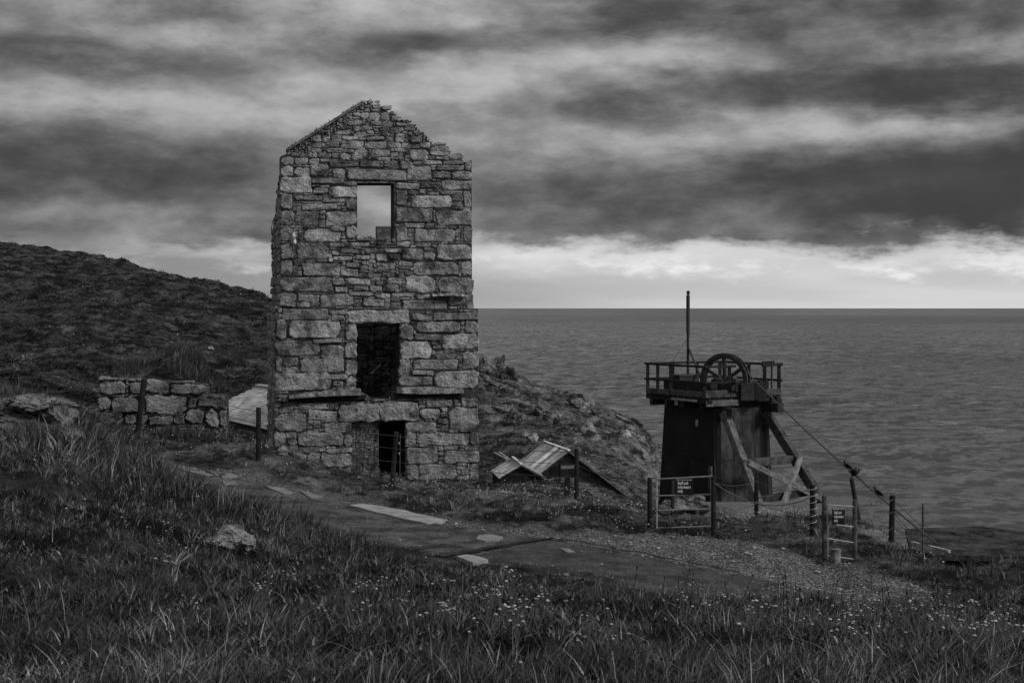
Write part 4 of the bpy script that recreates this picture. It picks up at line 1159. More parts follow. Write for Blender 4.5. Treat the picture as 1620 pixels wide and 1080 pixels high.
for side in (0, 1):
    for c_ in range(NCR):
        f0, f1 = c_ / NCR, (c_ + 1) / NCR + .015
        base = E0 if side == 0 else E0 + UP * (2 * ROFL)
        up_ = UP if side == 0 else -UP
        a = base + up_ * ROFL * f0 + Vector((0, 0, RISE * f0 + .05)); b = base + up_ * ROFL * f1 + Vector((0, 0, RISE * f1 + .02))
        nsl = 26 if side == 0 else 1
        mb = MB()
        for s_ in range(nsl):
            l0 = LEN * (s_ + (.5 if c_ % 2 else 0)) / nsl; l1 = min(LEN * (s_ + 1 + (.5 if c_ % 2 else 0)) / nsl - (.012 if nsl > 1 else 0), LEN)
            if l1 <= l0: continue
            mb.quad([a + ED * l0, a + ED * l1, b + ED * l1, b + ED * l0], .022, rs.uniform(.75, 1.2))
        mb.build('slate_course', M['slate'], cot)
mb = MB(); mb.bar(E0 + UP * ROFL + Vector((0, 0, RISE + .06)), E0 + UP * ROFL + ED * LEN + Vector((0, 0, RISE + .06)), .3, .1, tone=.9); mb.build('ridge_tiles', M['slate'], cot)
CPn = Plane((E0 + UP * .15), math.atan2(ED.y, ED.x))
for i, r_ in enumerate(autopack([(340, 668), (436, 690), (436, 716), (340, 712)], [], [], 31, 5, 8, 6, 14)):
    place_stone(CPn, r_, wall_, M['granite'], rs.uniform(.5, .9), .03, 12000 + i, n=10, sq=4)

# ------------------------------------------------------------------ granite retaining wall on the left
LW = Plane(P(250, 690, 42.4), math.radians(3))
gw = thing('granite_wall', 'low wall of big rounded granite blocks with turf growing on top', 'wall', LW.world(0, 0, -.4))
k2_ = 300 / 1620
def T2(x, y): return (x * k2_ + 140, y * k2_ + 560)
lw = [(95,228,320,345,1.1),(348,240,485,340,.8),(490,222,695,335,1.15),(705,255,995,345,1.0),(85,365,190,475,.8),(195,365,430,505,.7),(485,352,840,510,1.15),(855,368,925,465,.9),(935,345,1170,455,1.0),
      (830,470,985,600,.8),(1000,468,1120,630,1.15),(1122,480,1180,620,.9),(520,525,720,605,.7),(310,515,410,600,.7),(88,190,180,224,1.2),(710,228,900,252,.9),(100,490,300,600,.6),(420,515,510,600,.7),(725,525,825,600,.7),
      (185,200,240,226,1.0)]
lrect = [(*T2(a, b), *T2(c, d)) for a, b, c, d, t in lw]
louter = [T2(85,188), T2(250,198), T2(700,220), T2(1000,256), T2(1010,340), T2(1172,345), T2(1182,680), T2(85,680)]
wall_core('wall_core', [T2(92,205), T2(700,230), T2(990,262), T2(1005,350), T2(1165,352), T2(1175,760), T2(92,760)], [], .06, .75, M['mortar'], gw, LW)
for i, r_ in enumerate(lrect):
    place_stone(LW, r_, gw, M['granite'], lw[i][4] * .8, rs.uniform(.06, .13), 5000 + i, n=20, sq=4.2, jit=.11)
for i, r_ in enumerate(autopack(louter, [], lrect, 6, 3, 5, 5, 14)):
    place_stone(LW, r_, gw, M['granite'], rs.uniform(.45, .9), rs.uniform(.01, .05), 5200 + i, n=10, sq=3.5, jit=.1)

# two dressed blocks by the boulder on the left
for k, (r_, lab) in enumerate((((128, 670, 159, 682), 'pale squared granite block lying above another block by the big boulder'), ((140, 686, 178, 700), 'lower squared block with dark end beside the big boulder'))):
    y = 31.5 - k * .8; pc = P((r_[0] + r_[2]) / 2, (r_[1] + r_[3]) / 2, y)
    wd = (r_[2] - r_[0]) / F * y; ht = (r_[3] - r_[1]) / F * y
    mb = MB(); mb.box(pc - Vector((0, 0, .06)), (wd, .4, ht + .12), .1, 1.0 - .25 * k)
    o = mb.build('granite_block', M['granite'], None, bevel=.025); tag(o, lab, 'block', 'dressed granite blocks')

# ------------------------------------------------------------------ rocks
def rock_mesh(c, size, seed, sub=3, cuts=9, mat='rock', tone=1.0, collect=None, rz=0.0, tilt=0.0, noise=.10):
    bm = bmesh.new(); bmesh.ops.create_icosphere(bm, subdivisions=sub, radius=1.0)
    r = random.Random(seed)
    pl = []
    for i in range(cuts):
        n_ = Vector((r.uniform(-1, 1), r.uniform(-1, 1), r.uniform(-.8, 1))).normalized(); pl.append((n_, r.uniform(.42, .80)))
    off = r.uniform(0, 50)
    co = np.array([v.co[:] for v in bm.verts])
    for n_, d in pl:
        nv = np.array(n_); sd = co @ nv; co = co - np.outer(np.maximum(sd - d, 0), nv)
    q_ = co * np.array([2.3, 2.3, 3.1])
    k1 = fbm(q_[:, 0] + off, q_[:, 1] + q_[:, 2], seed % 90, 5); k2 = np.abs(fbm(q_[:, 0] * 1.9 - q_[:, 2] + off, q_[:, 1] * 1.9 + q_[:, 2] * 1.3, 7 + seed % 90, 4))
    lay = vnoise(np.floor(co[:, 2] * 7 + k1 * 2.0), np.full(len(co), seed * 1.7), 5) - .5      # bedding
    co = co * (1 + noise * (2.6 * k1 - 3.2 * (k2 - .1)))[:, None]
    co[:, :2] *= (1 + noise * 1.1 * lay)[:, None]
    for v, p in zip(bm.verts, co): v.co = p
    R = Matrix.Rotation(rz, 3, 'Z') @ Matrix.Rotation(tilt, 3, 'Y')
    V = [Vector(c) + R @ Vector((v.co.x * size[0], v.co.y * size[1], v.co.z * size[2])) for v in bm.verts]
    bm.verts.ensure_lookup_table(); Fc = [tuple(v.index for v in f.verts) for f in bm.faces]
    bm.free()
    mb = collect if collect is not None else MB()
    mb.add(V, Fc, tone)
    return mb
# the outcrop on the left, built of layered slabs
ob_ = MB()
for i, (u, v, Y, sx, sy, sz, tl, tn_) in enumerate(((15, 640, 24.6, 1.0, .9, .30, .02, 1.0), (72, 634, 24.3, .62, .8, .24, .08, 1.25), (98, 648, 24.0, .36, .6, .30, .85, 1.3), (50, 664, 23.9, .95, .7, .30, .18, .8), (112, 676, 23.5, .34, .45, .14, .72, 1.2), (134, 694, 23.0, .26, .3, .09, .70, 1.2), (-40, 640, 25, .8, .8, .45, 0, .9), (60, 690, 23.0, .8, .5, .32, .3, .7))):
    rock_mesh(P(u - 4, v + 9, Y), (sx * .92, sy, sz * .9), 300 + i, 5, 12, tone=tn_ * .85, collect=ob_, tilt=tl, noise=.14)
o = BOULDER = ob_.build('boulder', M['boulder']); tag(o, 'large layered lichen covered boulder rising from the grass at the left edge', 'boulder')
g = ground_hit(348, 880)
ob_ = MB()
g = ground_hit(352, 872)
rock_mesh(g + Vector((.08, .22, .10)), (.20, .2, .16), 401, 5, 14, tone=1.5, collect=ob_, noise=.16); rock_mesh(g + Vector((-.12, .2, .03)), (.24, .2, .11), 402, 5, 14, tone=1.5, collect=ob_, tilt=-.45, noise=.16); rock_mesh(g + Vector((.2, .25, .05)), (.12, .15, .1), 403, 4, 14, tone=1.3, collect=ob_, noise=.16)
o = ob_.build('boulder', M['boulder']); tag(o, 'small pale lichened boulder half buried in the foreground grass', 'boulder')
g = ground_hit(447, 722)
ob_ = MB(); rock_mesh(P(446, 716, 37.5), (.22, .25, .2), 404, 3, 9, tone=1.5, collect=ob_)
o = ob_.build('boulder', M['boulder']); tag(o, 'small pale rock at the left foot of the engine house', 'boulder')

def outcrop(label, spots, seed, name='rock_outcrop', toner=(.7, 1.3), mat='rock', tilt=.35):
    """spots: (u, v centre, width px, height px)"""
    r = random.Random(seed); t = None
    for i, (u, v, wpx, hpx) in enumerate(spots):
        g = ground_hit(u, v + hpx * .35, 55)
        s = g.y / F
        mb = rock_mesh((g.x, g.y, g.z + hpx * .12 * s), (wpx * .84 * s, wpx * .6 * s, hpx * 1.0 * s), seed * 31 + i, 4, 14, tone=r.uniform(*toner), rz=r.uniform(-.4, .4), tilt=tilt + r.uniform(-.15, .2), noise=.2)
        if len(spots) == 1:
            return tag(mb.build(name, M[mat]), label, 'rock', 'rocks on the headland')
        if t is None: t = thing(name, label, 'rock', g, 'rocks on the headland')
        mb.build('rock', M[mat], t)
    return t
outcrop('jagged rock outcrop standing on the skyline just right of the engine house', [(768, 576, 32, 32), (783, 578, 26, 40), (752, 570, 30, 28)], 2, tilt=-.1, toner=(.5, .8))
outcrop('square rock block on the skyline, right of the jagged outcrop', [(804, 590, 26, 26)], 3, tilt=.15, toner=(.45, .6))
outcrop('big split rock on the skyline halfway down the headland', [(908, 628, 26, 20), (922, 634, 26, 22), (932, 645, 22, 18), (914, 640, 30, 14)], 4)
outcrop('low rocks on the skyline near the bottom of the headland', [(975, 655, 26, 10), (992, 664, 30, 10), (1008, 672, 20, 12), (945, 650, 18, 10)], 5, toner=(.6, 1.0))
outcrop('flat topped rock on the slope beside the engine house', [(800, 646, 28, 14), (812, 654, 18, 22), (823, 664, 14, 16)], 6)
outcrop('long ridge of broken rocks slanting across the headland slope', [(772, 600, 14, 10), (782, 608, 16, 10), (795, 622, 18, 14), (830, 640, 22, 16), (842, 648, 20, 16), (856, 652, 22, 16), (870, 660, 24, 18), (884, 668, 22, 18), (880, 655, 16, 12)], 7)
outcrop('dark rock at the lower end of the slanting rock ridge', [(905, 670, 28, 18), (920, 680, 30, 20), (932, 688, 24, 18), (915, 666, 22, 14)], 8)
outcrop('pale lichened rocks low on the headland near the headframe', [(980, 680, 14, 12), (990, 684, 16, 12), (1002, 684, 14, 12), (1012, 690, 14, 10)], 9, toner=(1.2, 2.0))
outcrop('white tipped rock on the slope above the striped shed', [(842, 694, 16, 16), (834, 690, 12, 10)], 10, toner=(1.2, 1.8))
outcrop('scattered pale stones at the headland foot beside the headframe', [(1034, 706, 10, 8), (1040, 716, 12, 10), (1030, 722, 8, 8), (1042, 728, 10, 8), (1036, 738, 8, 6)], 11, toner=(1.1, 1.7))
outcrop('white stone on the dark hillside at far left', [(333, 549, 7, 5)], 12, toner=(1.5, 1.6))
# heap of stones behind the left gate
hp = [(1088, 790, .42, .30), (1072, 795, .24, .2), (1104, 796, .30, .28), (1112, 800, .2, .25), (1056, 800, .22, .18), (1096, 803, .3, .18), (1045, 806, .28, .16), (1080, 806, .25, .15)]
LBH = ['biggest stone on the heap behind the left gate', 'pale stone left of the biggest one on the heap behind the gate', 'squarish stone at the right of the heap behind the gate', 'rightmost stone of the heap, next to the gate hinge post',
       'stone low in the heap near the short post behind the gate', 'flat stone at the front of the heap behind the gate', 'leftmost stone of the heap behind the gate', 'small stone at the heap foot below the sign']
for i, (u, v, sx, sz) in enumerate(hp):
    y = 33.0 - (v - 790) * .08
    p = P(u, v, y); mb = rock_mesh(p, (sx * .8, sx * .7, sz * .85), 600 + i, 3, 10, tone=rs.uniform(.6, 1.2), noise=.14)
    o = mb.build('heap_stone', M['boulder']); tag(o, LBH[i], 'stone', 'stones heaped behind the left gate')
hpm = MB(); rock_mesh(P(1082, 818, 33.6), (1.25, .8, .38), 640, 4, 6, tone=.5, collect=hpm)
o = hpm.build('earth_heap', M['boulder']); tag(o, 'low heap of earth under the stones behind the left gate', 'heap')

# ------------------------------------------------------------------ fences and gates
WIRE_R = .0075
def strand(a, b, sag=.03, r=WIRE_R, n=8):
    pts = []
    for i in range(n + 1):
        t = i / n; p = Vector(a).lerp(Vector(b), t); p.z -= sag * 4 * t * (1 - t); pts.append(p)
    mb = MB(); mb.tube(pts, r, 5); return mb
class Post:
    def __init__(s, ut, vt, ub, vb, Y, wd, mat='wood_dark', tone=1.0):
        s.top = P(ut, vt, Y); b = P(ub, vb, Y)
        s.base = b + (b - s.top).normalized() * .35; s.foot = b; s.w = wd; s.mat = mat; s.tone = tone
    def build(s, parent, name='post'):
        mb = MB(); d = (s.top - s.base).normalized(); n = 9
        pts = [s.base, s.foot, s.foot.lerp(s.top, .5), s.top - d * .02, s.top]
        mb.tube(pts, [s.w * .52, s.w * .5, s.w * .49, s.w * .48, s.w * .40], n, s.tone)
        return mb.build(name, M[s.mat], parent)
    def at(s, f): return s.foot.lerp(s.top, f) + Vector((0, -s.w * .5, 0))
p1 = Post(228, 599, 219, 674, 40, .16)
p2 = Post(409, 644, 408.5, 728, 36, .135)
p3 = Post(627, 683, 620, 770, 35, .12, tone=1.6)
p4 = Post(912.5, 709, 912, 794, 33, .11)
p5 = Post(1028, 755, 1028, 830, 29.5, .105)
p7 = Post(1128.5, 753, 1129, 852, 28, .10)
p6 = Post(1064, 760, 1064, 808, 32, .09, tone=1.8)
p8 = Post(1197, 753, 1196.5, 826, 31, .105)
p9 = Post(1285.5, 766, 1286, 856, 28.2, .115)
p10 = Post(1304, 783, 1304, 897, 26.6, .098, 'wood', .55)
p11 = Post(1352.5, 790, 1352, 896, 26.8, .098, 'wood', .65)
p12 = Post(1347, 756, 1362, 840, 30, .10, tone=1.5)
p13 = Post(1412, 783, 1410, 868, 28.5, .118)
p14 = Post(1460, 796, 1460, 880, 27.5, .038, 'wood', .8)
def fence(label, posts, spans, fr, extra=()):
    f = thing('wire_fence', label, 'fence', posts[0].foot)
    for p in posts: p.build(f)
    for a, b in spans:
        for k, h in enumerate(fr):
            strand(a.at(h), b.at(h), rs.uniform(.02, .10)).build('wire', M['wire'], f)
    for e in extra: e.build('wire', M['wire'], f)
    return f
FR = (.93, .70, .46, .22)
fA = fence('long wire fence on dark posts between the path and the engine house', [p1, p2, p3, p4, p5], [(p1, p2), (p2, p3), (p3, p4), (p4, p5)], FR, [strand(p1.at(.9), p1.at(.9) + Vector((-5.5, -.6, -.4)), .05)])
mb = MB(); mb.tube([P(632, 775, 35.05), P(633, 686, 35.05)], .018, 6, 3.0); mb.build('iron_rod', M['steel_dark'], fA)
for v_ in (701, 717):
    c_ = P(631.5, v_, 34.95); mb = MB(); mb.tube([c_ - ZV * .03, c_, c_ + ZV * .03], [.012, .02, .01], 6); mb.build('insulator', M['galv'], fA)
fB = fence('sagging wire fence in front of the headframe, from left gate to right gate', [p8, p9], [(p7, p8), (p8, p9)], (.90, .42, .12), [strand(p7.at(.9), p9.at(.80), .30, .011), strand(p7.at(.45), p9.at(.5), .28), strand(p7.at(.15), p9.at(.25), .2), strand(p9.at(.95), p10.at(.95), .02), strand(p9.at(.6), p10.at(.55), .02), strand(p9.at(.25), p10.at(.25), .02)])
# barbed wire wound round a post
pts = []
for i in range(70):
    t = i / 69; a_ = t * 6.28 * 6; p = p9.foot.lerp(p9.top, .25 + .7 * t); pts.append(p + Vector((math.cos(a_) * .075, math.sin(a_) * .075, 0)))
mb = MB(); mb.tube(pts, .008, 4); mb.build('barbed_wire', M['galv'], fB)
far = Post(1570, 880, 1570, 905, 25.5, .04, 'wood', .6)
fC = fence('barbed wire fence right of the narrow gate, running down towards the hut', [p13, p14, far], [(p11, p13)], (.93, .70, .40), [strand(p13.at(.93), p14.at(.55), .01), strand(p13.at(.7), p14.at(.2), .01), strand(p13.at(.62), p14.at(.22), .04), strand(p14.at(.6), far.at(.8), .02), strand(p14.at(.25), far.at(.4), .02), strand(p13.at(.4), far.at(.2), .05)])
for k in range(14):
    a, b = (p11.at(.93), p13.at(.93)) if k % 2 else (p11.at(.7), p13.at(.7))
    c_ = a.lerp(b, (k + 1) / 15.0) - ZV * .03
    mb = MB(); mb.tube([c_ - ZV * .022, c_, c_ + ZV * .022], [.003, .012, .003], 5); mb.build('barb', M['wire'], fC)
lp = p12.build(None); tag(lp, 'dark post leaning left behind the narrow right gate', 'post')
# gates
g1 = thing('gate', 'wide gate of four thin pale rails between dark posts, left of the two', 'gate', p7.foot)
p7.build(g1, 'hinge_post')
gy = 28.6
def grail(v0, v1, u0=1039, u1=1126, r=.016, Y0=29.2, Y1=28.1, parent=None, tone=1.0):
    mb = MB(); mb.tube([P(u0, v0, Y0), P(u1, v1, Y1)], r, 6, tone); mb.build('rail', M['galv'], parent)
for v0, v1 in ((757.5, 753), (784, 781.5), (807, 804.5), (835, 832)): grail(v0, v1, parent=g1)
mb = MB(); mb.tube([P(1039, 757, 29.2), P(1039, 838, 29.2)], .016, 6); mb.build('stile', M['galv'], g1)
mb = MB(); mb.tube([P(1125.5, 751, 28.1), P(1125.5, 834, 28.1)], .018, 6); mb.build('stile', M['galv'], g1)
mb = MB(); mb.tube([P(1039, 783, 29.2), P(1125, 781, 28.1)], .006, 4); mb.build('wire', M['wire'], g1)
sp = p6.build(None); tag(sp, 'short dark post standing behind the left gate sign', 'post')
g2 = thing('gate', 'narrow gate of thin rails between two pale square wooden posts, right of the two', 'gate', p10.foot)
p10.build(g2, 'gate_post'); p11.build(g2, 'gate_post')
for v0, v1 in ((798, 801), (828, 833), (851, 858), (878, 884)): grail(v0, v1, 1308, 1350, .012, 26.5, 26.6, g2, .7)
mb = MB(); mb.tube([P(1309.5, 795, 26.5), P(1309.5, 884, 26.5)], .012, 6, .6); mb.build('stile', M['galv'], g2)
def sign(u0, v0, u1, v1, Y, label, tilt):
    a, b = P(u0, v0, Y), P(u1, v1, Y); c = (a + b) / 2; wd, ht = b.x - a.x, a.z - b.z
    s = thing('sign', label, 'sign', c, 'staff signs on the gates')
    mb = MB(); mb.box(c, (wd, .012, ht)); mb.build('plate', M['sign'], s, bevel=.004)
    mb = MB(); mb.bar(c + Vector((-wd * .45, -.01, ht * .46)), c + Vector((wd * .45, -.01, ht * .46)), .01, .012); mb.build('clip', M['galv'], s)
    cu_ = bpy.data.curves.new('lettering', 'FONT'); cu_.body = 'Staff and\nvolunteers\nonly'; cu_.size = ht * .29; cu_.space_line = .86; cu_.extrude = .001; cu_.offset = .0008
    to = bpy.data.objects.new('lettering_tmp', cu_); COL.objects.link(to)
    dg = bpy.context.evaluated_depsgraph_get(); me = bpy.data.meshes.new_from_object(to.evaluated_get(dg))
    bpy.data.objects.remove(to); me.materials.clear(); me.materials.append(M['sign_text'])
    R = Matrix.Rotation(math.radians(90), 4, 'X'); me.transform(R)
    o = link('lettering', me, s, c + Vector((-wd * .36, -.0085, ht * .16)))
    xs = [v.co.x for v in me.vertices]; sc_ = (wd * .74) / (max(xs) - min(xs)); 
    if sc_ < 1: me.transform(Matrix.Scale(sc_, 4, (1, 0, 0)))
sign(1068, 757.5, 1096, 782.5, 28.35, 'black sign reading Staff and volunteers only on the wide left gate', 0)
sign(1316.5, 804, 1336.5, 829, 26.45, 'black sign reading Staff and volunteers only on the narrow right gate', 0)
mb = MB(); mb.bar(P(1309, 830, 30.5), P(1352, 829, 30.5), .25, .14, tone=.6); o = mb.build('dark_plank', M['wood_dark']); tag(o, 'dark plank on edge behind the narrow gate', 'plank')
mb = MB(); mb.tube([P(1322, 893, 26.3), P(1322, 868, 26.3)], .10, 9, 1.5); o = mb.build('stump', M['wood']); tag(o, 'short wooden stump at the foot of the narrow gate', 'stump')
mb = MB(); mb.bar(P(868, 0, 34.5) * 0 + P(896, 784, 34), P(898, 752, 34), .13, .10, tone=1.3); o = mb.build('broken_post', M['wood_dark']); tag(o, 'short broken post left of the fence post by the shed', 'post')

# ------------------------------------------------------------------ path
def resample(pl, n):
    pl = np.array(pl, float); d = np.concatenate([[0], np.cumsum(np.hypot(*np.diff(pl, axis=0).T))])
    t = np.linspace(0, d[-1], n)
    # smooth (Catmull style through dense linear + blur)
    x = np.interp(t, d, pl[:, 0]); y = np.interp(t, d, pl[:, 1])
    ker = np.hanning(15); ker /= ker.sum()
    xp = np.convolve(np.pad(x, 7, 'edge'), ker, 'valid'); yp = np.convolve(np.pad(y, 7, 'edge'), ker, 'valid')
    return np.stack([xp, yp], 1)
NP = 260; NA = 22
fe, ne = resample(FAR_EDGE, NP), resample(NEAR_EDGE, NP)
fe = fe + (fbm(fe[:, 0] * 1.2, fe[:, 1] * 1.2, 51, 4) * .35)[:, None] * np.array([.7, .7])
ne = ne + (fbm(ne[:, 0] * 1.1, ne[:, 1] * 1.1, 52, 4) * .6)[:, None] * np.array([.7, .7])
def path_piece(name, i0, i1, mat, lift, parent=None):
    G = np.array([[ne[i] + (fe[i] - ne[i]) * a / NA for a in range(NA + 1)] for i in range(i0, i1)])
    X, Y = G[..., 0], G[..., 1]
    Z = terrain(X, Y) + lift + fbm(X * 1.5, Y * 1.5, 61, 3) * .02
    Z[:, 0] -= .09; Z[:, -1] -= .09
    nr, nc = X.shape; idx = np.arange(nr * nc).reshape(nr, nc)
    Qd = np.stack([idx[:-1, :-1], idx[1:, :-1], idx[1:, 1:], idx[:-1, 1:]], -1).reshape(-1, 4)
    me = fast_mesh(name, np.stack([X, Y, Z], -1).reshape(-1, 3), Qd, mat, smooth=True)
    return link(name, me, parent)
cutp = int(NP * .452)
path = kind(path_piece('path', 0, NP, M['asphalt_pale'], .035), 'structure')
pp = kind(path_piece('asphalt_overlay', 0, cutp, M['asphalt_dark'], .055, path), 'structure')
def drape(name, poly, mat, lift, tone, parent=path, nsub=6):
    """flat piece laid on the path: poly in photo px"""
    c = np.mean(np.array(poly), 0)
    rj = random.Random(int(poly[0][0]))
    poly = [(a[0] + (b[0] - a[0]) * t + rj.uniform(-1, 1) * (1.6 if t else .6), a[1] + (b[1] - a[1]) * t + rj.uniform(-.5, .5)) for a, b in zip(poly, poly[1:] + poly[:1]) for t in (0, .3, .65)]
    pts = [ground_hit(u, v, 15, 60) for u, v in poly]
    cc_ = sum((p for p in pts), Vector()) / len(pts)
    mb = MB(); n = len(pts)
    top = [Vector((p.x, p.y, tz(p.x, p.y) + lift)) for p in pts]; ctr = Vector((cc_.x, cc_.y, tz(cc_.x, cc_.y) + lift + .006))
    V = top + [ctr] + [p - ZV * .12 for p in top]
    mb.add(V, [(i, (i + 1) % n, n) for i in range(n)] + [((i + 1) % n, i, n + 1 + i, n + 1 + (i + 1) % n) for i in range(n)], tone)
    return mb.build(name, M[mat], parent)
drape('paving_slab', [(553, 803), (577, 801), (640, 812), (705, 827), (676, 833), (610, 818)], 'slab', .062, 1.25)
drape('paving_slab', [(752, 856), (760, 851), (780, 850), (796, 854), (790, 860), (768, 862)], 'slab', .062, 1.0)
drape('paving_slab', [(722, 885), (738, 882), (772, 890), (748, 895)], 'slab', .062, 1.25)
drape('paving_slab', [(886, 874), (898, 873), (911, 880), (896, 880)], 'slab', .072, .8)
for q_ in ([(285, 745), (300, 743), (345, 752), (325, 756)], [(349, 753), (362, 752), (382, 758), (352, 760)], [(352, 765), (372, 765), (376, 770), (356, 771)], [(418, 772), (440, 774), (470, 783), (450, 785)], [(474, 781), (490, 783), (512, 790), (492, 792)]):
    drape('paving_slab', q_, 'slab', .06, .85)
def seam(pxs, wd, mat='tar'):
    pts = [ground_hit(u, v, 15, 60) for u, v in pxs]
    pl = resample([(p.x, p.y) for p in pts], 40)
    pl = pl + (fbm(pl[:, 0] * 3, pl[:, 1] * 3, 71, 3) * .25)[:, None]
    V = []; 
    for i in range(40):
        d = pl[min(i + 1, 39)] - pl[max(i - 1, 0)]; d = d / (np.hypot(*d) + 1e-9); nrm = np.array([-d[1], d[0]])
        ww = wd * (.6 + .8 * random.random())
        for s_ in (-1, 1):
            q = pl[i] + nrm * ww * s_ / 2; V.append((q[0], q[1], tz(q[0], q[1]) + .078))
    mb = MB(); mb.add(V, [(2 * i, 2 * i + 1, 2 * i + 3, 2 * i + 2) for i in range(39)]); return mb.build('tar_seam', M[mat], path)
seam([(690, 882), (730, 880), (790, 869), (840, 862), (878, 857)], .16)
seam([(600, 875), (650, 873), (700, 868), (730, 868)], .08)
seam([(770, 893), (810, 897), (860, 910), (920, 925)], .10)
seam([(880, 857), (960, 871), (1060, 890), (1180, 912)], .14)
seam([(270, 741), (310, 748), (360, 757)], .07)

# ------------------------------------------------------------------ vegetation
def blades(name, X, Y, Z, H, Wd, LX, LY, tone, mat, label, rows=3):
    """curved tapering blades; LX/LY: horizontal lean of the tip in metres"""
    n = len(X); r = np.random.default_rng(int(n) % 9973)
    ang = r.uniform(0, math.pi, n)
    dx, dy = np.cos(ang), np.sin(ang)
    V = np.zeros((n, 2 * rows + 1, 3)); Tn = np.zeros((n, 2 * rows + 1))
    for k in range(rows + 1):
        f = k / rows
        cx = X + LX * f ** 1.8; cy = Y + LY * f ** 1.8
        cz = Z + H * (f - .22 * f * f * np.minimum(np.hypot(LX, LY) / np.maximum(H, .01), 1.6))
        w_ = Wd * (1 - f) ** .6 / 2 if k else Wd / 2 * .8
        if k < rows:
            V[:, 2 * k] = np.stack([cx - dx * w_, cy - dy * w_, cz], 1); V[:, 2 * k + 1] = np.stack([cx + dx * w_, cy + dy * w_, cz], 1)
            Tn[:, 2 * k] = Tn[:, 2 * k + 1] = tone
        else:
            V[:, 2 * k] = np.stack([cx, cy, cz], 1); Tn[:, 2 * k] = tone
    b = (np.arange(n) * (2 * rows + 1))[:, None]
    T = []
    for k in range(rows - 1):
        a = 2 * k
        T += [b + np.array([[a, a + 1, a + 3]]), b + np.array([[a, a + 3, a + 2]])]
    a = 2 * (rows - 1); T.append(b + np.array([[a, a + 1, a + 2]]))
    me = fast_mesh(name, V.reshape(-1, 3), np.concatenate(T), mat, Tn.ravel())
    return kind(link(name, me), 'stuff', label)
def clear_of_things(X, Y):
    """True where turf may grow"""
    ok = np.ones(len(X), bool)
    s = (X - TB.x) * TP.r.x + (Y - TB.y) * TP.r.y; t = (X - TB.x) * TP.inn.x + (Y - TB.y) * TP.inn.y
    ok &= ~((s > -.35) & (s < WID + .3) & (t > -.3) & (t < DEP + .3))
    ok &= ~in_poly(X, Y, ap) & ~in_poly(X, Y, rp_)
    ok &= ~((X > MOUND['x0'] - .1) & (X < MOUND['x1'] + .1) & (Y > 42.2) & (Y < 43.0))
    ea = (X - NC.x) * RD.x + (Y - NC.y) * RD.y; eb = (X - NC.x) * LD.x + (Y - NC.y) * LD.y
    ok &= ~((ea > .3) & (ea < 3.1) & (eb > 0) & (eb < 3.4))
    q = (X - E0.x) * ED.x + (Y - E0.y) * ED.y; p_ = (X - E0.x) * UP.x + (Y - E0.y) * UP.y
    ok &= ~((q > -.2) & (q < LEN + .2) & (p_ > -.2) & (p_ < 6))
    for sh, ax in ((s1, 4.2), (s2, 2.2)):
        ok &= ~(np.hypot(X - sh.location.x + (.4 if ax > 3 else .15), Y - sh.location.y - ax * .4) < ax * .45)
    return ok
def scatter(n, y0, y1, seed, tmax=.42):
    r = np.random.default_rng(seed)
    Y = np.exp(r.uniform(math.log(y0), math.log(y1), n)); X = r.uniform(-tmax, tmax, n) * (Y + 1.2)
    return X, Y, r
# foreground and verge grass: short undergrowth, arching tussocks, dry bents
def may_grow(X, Y, r, bare=.93):
    pd = dist_poly(X, Y, MIDL) + fbm(X * 1.1, Y * 1.1, 81, 4) * .9
    k = (r.uniform(0, 1, len(X)) < sstep(1.15, 1.75, pd)) & (r.uniform(0, 1, len(X)) < 1 - bare * gravelw(X, Y) ** .7)
    return k & clear_of_things(X, Y)
def edge_h(X, Y):
    e_ = .45 + .55 * sstep(1.4, 3.2, dist_poly(X, Y, MIDL))
    bank_ = sstep(-.6, .6, 25.0 - .9 * X - Y) * sstep(-1, -4, X) * sstep(16, 21, Y)      # long ungrazed grass on the bank above the path
    return e_ * (1 - bank_) + 1.9 * bank_
X, Y, r = scatter(150000, 4.4, 46, 101)
k = may_grow(X, Y, r); X, Y = X[k], Y[k]; n = len(X)
c2 = fbm(X * 2.3, Y * 2.3, 85, 4); c3 = fbm(X * .5, Y * .5, 87, 3)
Hh = np.clip((.045 + .10 * (c2 + .3)) * r.uniform(.4, 1.5, n), .02, .2) * edge_h(X, Y)
a_ = r.uniform(0, 6.28, n); ln = Hh * r.uniform(.2, 1.3, n)
tn = np.clip(.36 * np.exp(3.8 * c2 + 3.0 * c3) * r.lognormal(0, .55, n), .05, 4.5) * (1 + .9 * sstep(25, 30, Y))
blades('undergrowth', X, Y, terrain(X, Y) - .02, Hh, np.clip(.0046 * np.sqrt(Y / 5.0) * r.uniform(.6, 1.8, n) + .00025 * Y, .003, .03), np.cos(a_) * ln, np.sin(a_) * ln, tn, M['grass'], 'short tangled turf under the long grass', rows=2)
CX, CY, r = scatter(16500, 4.4, 46, 111)
k = may_grow(CX, CY, r, .97); CX, CY = CX[k], CY[k]
dn = fbm(CX * .9, CY * .9, 83, 4)
k = r.uniform(0, 1, len(CX)) < .30 + 1.3 * np.clip(dn + .12, 0, 1); CX, CY, dn = CX[k], CY[k], dn[k]
m = len(CX); per = 17
sz = r.uniform(.045, .15, m) * (1 + .7 * sstep(9, 24, CY)) * (1 + 1.0 * np.clip(dn, -.3, .4)) * edge_h(CX, CY)
ctn = np.clip(r.lognormal(-.3, .95, m) * np.exp(3.6 * fbm(CX * .75, CY * .75, 99, 4)), .08, 5.0) * (1 + .9 * sstep(25, 30, CY))
wa_ = 2.0 * math.pi * fbm(CX * .35, CY * .35, 89, 3) + .2
rep = lambda q: np.repeat(q, per)
n = m * per
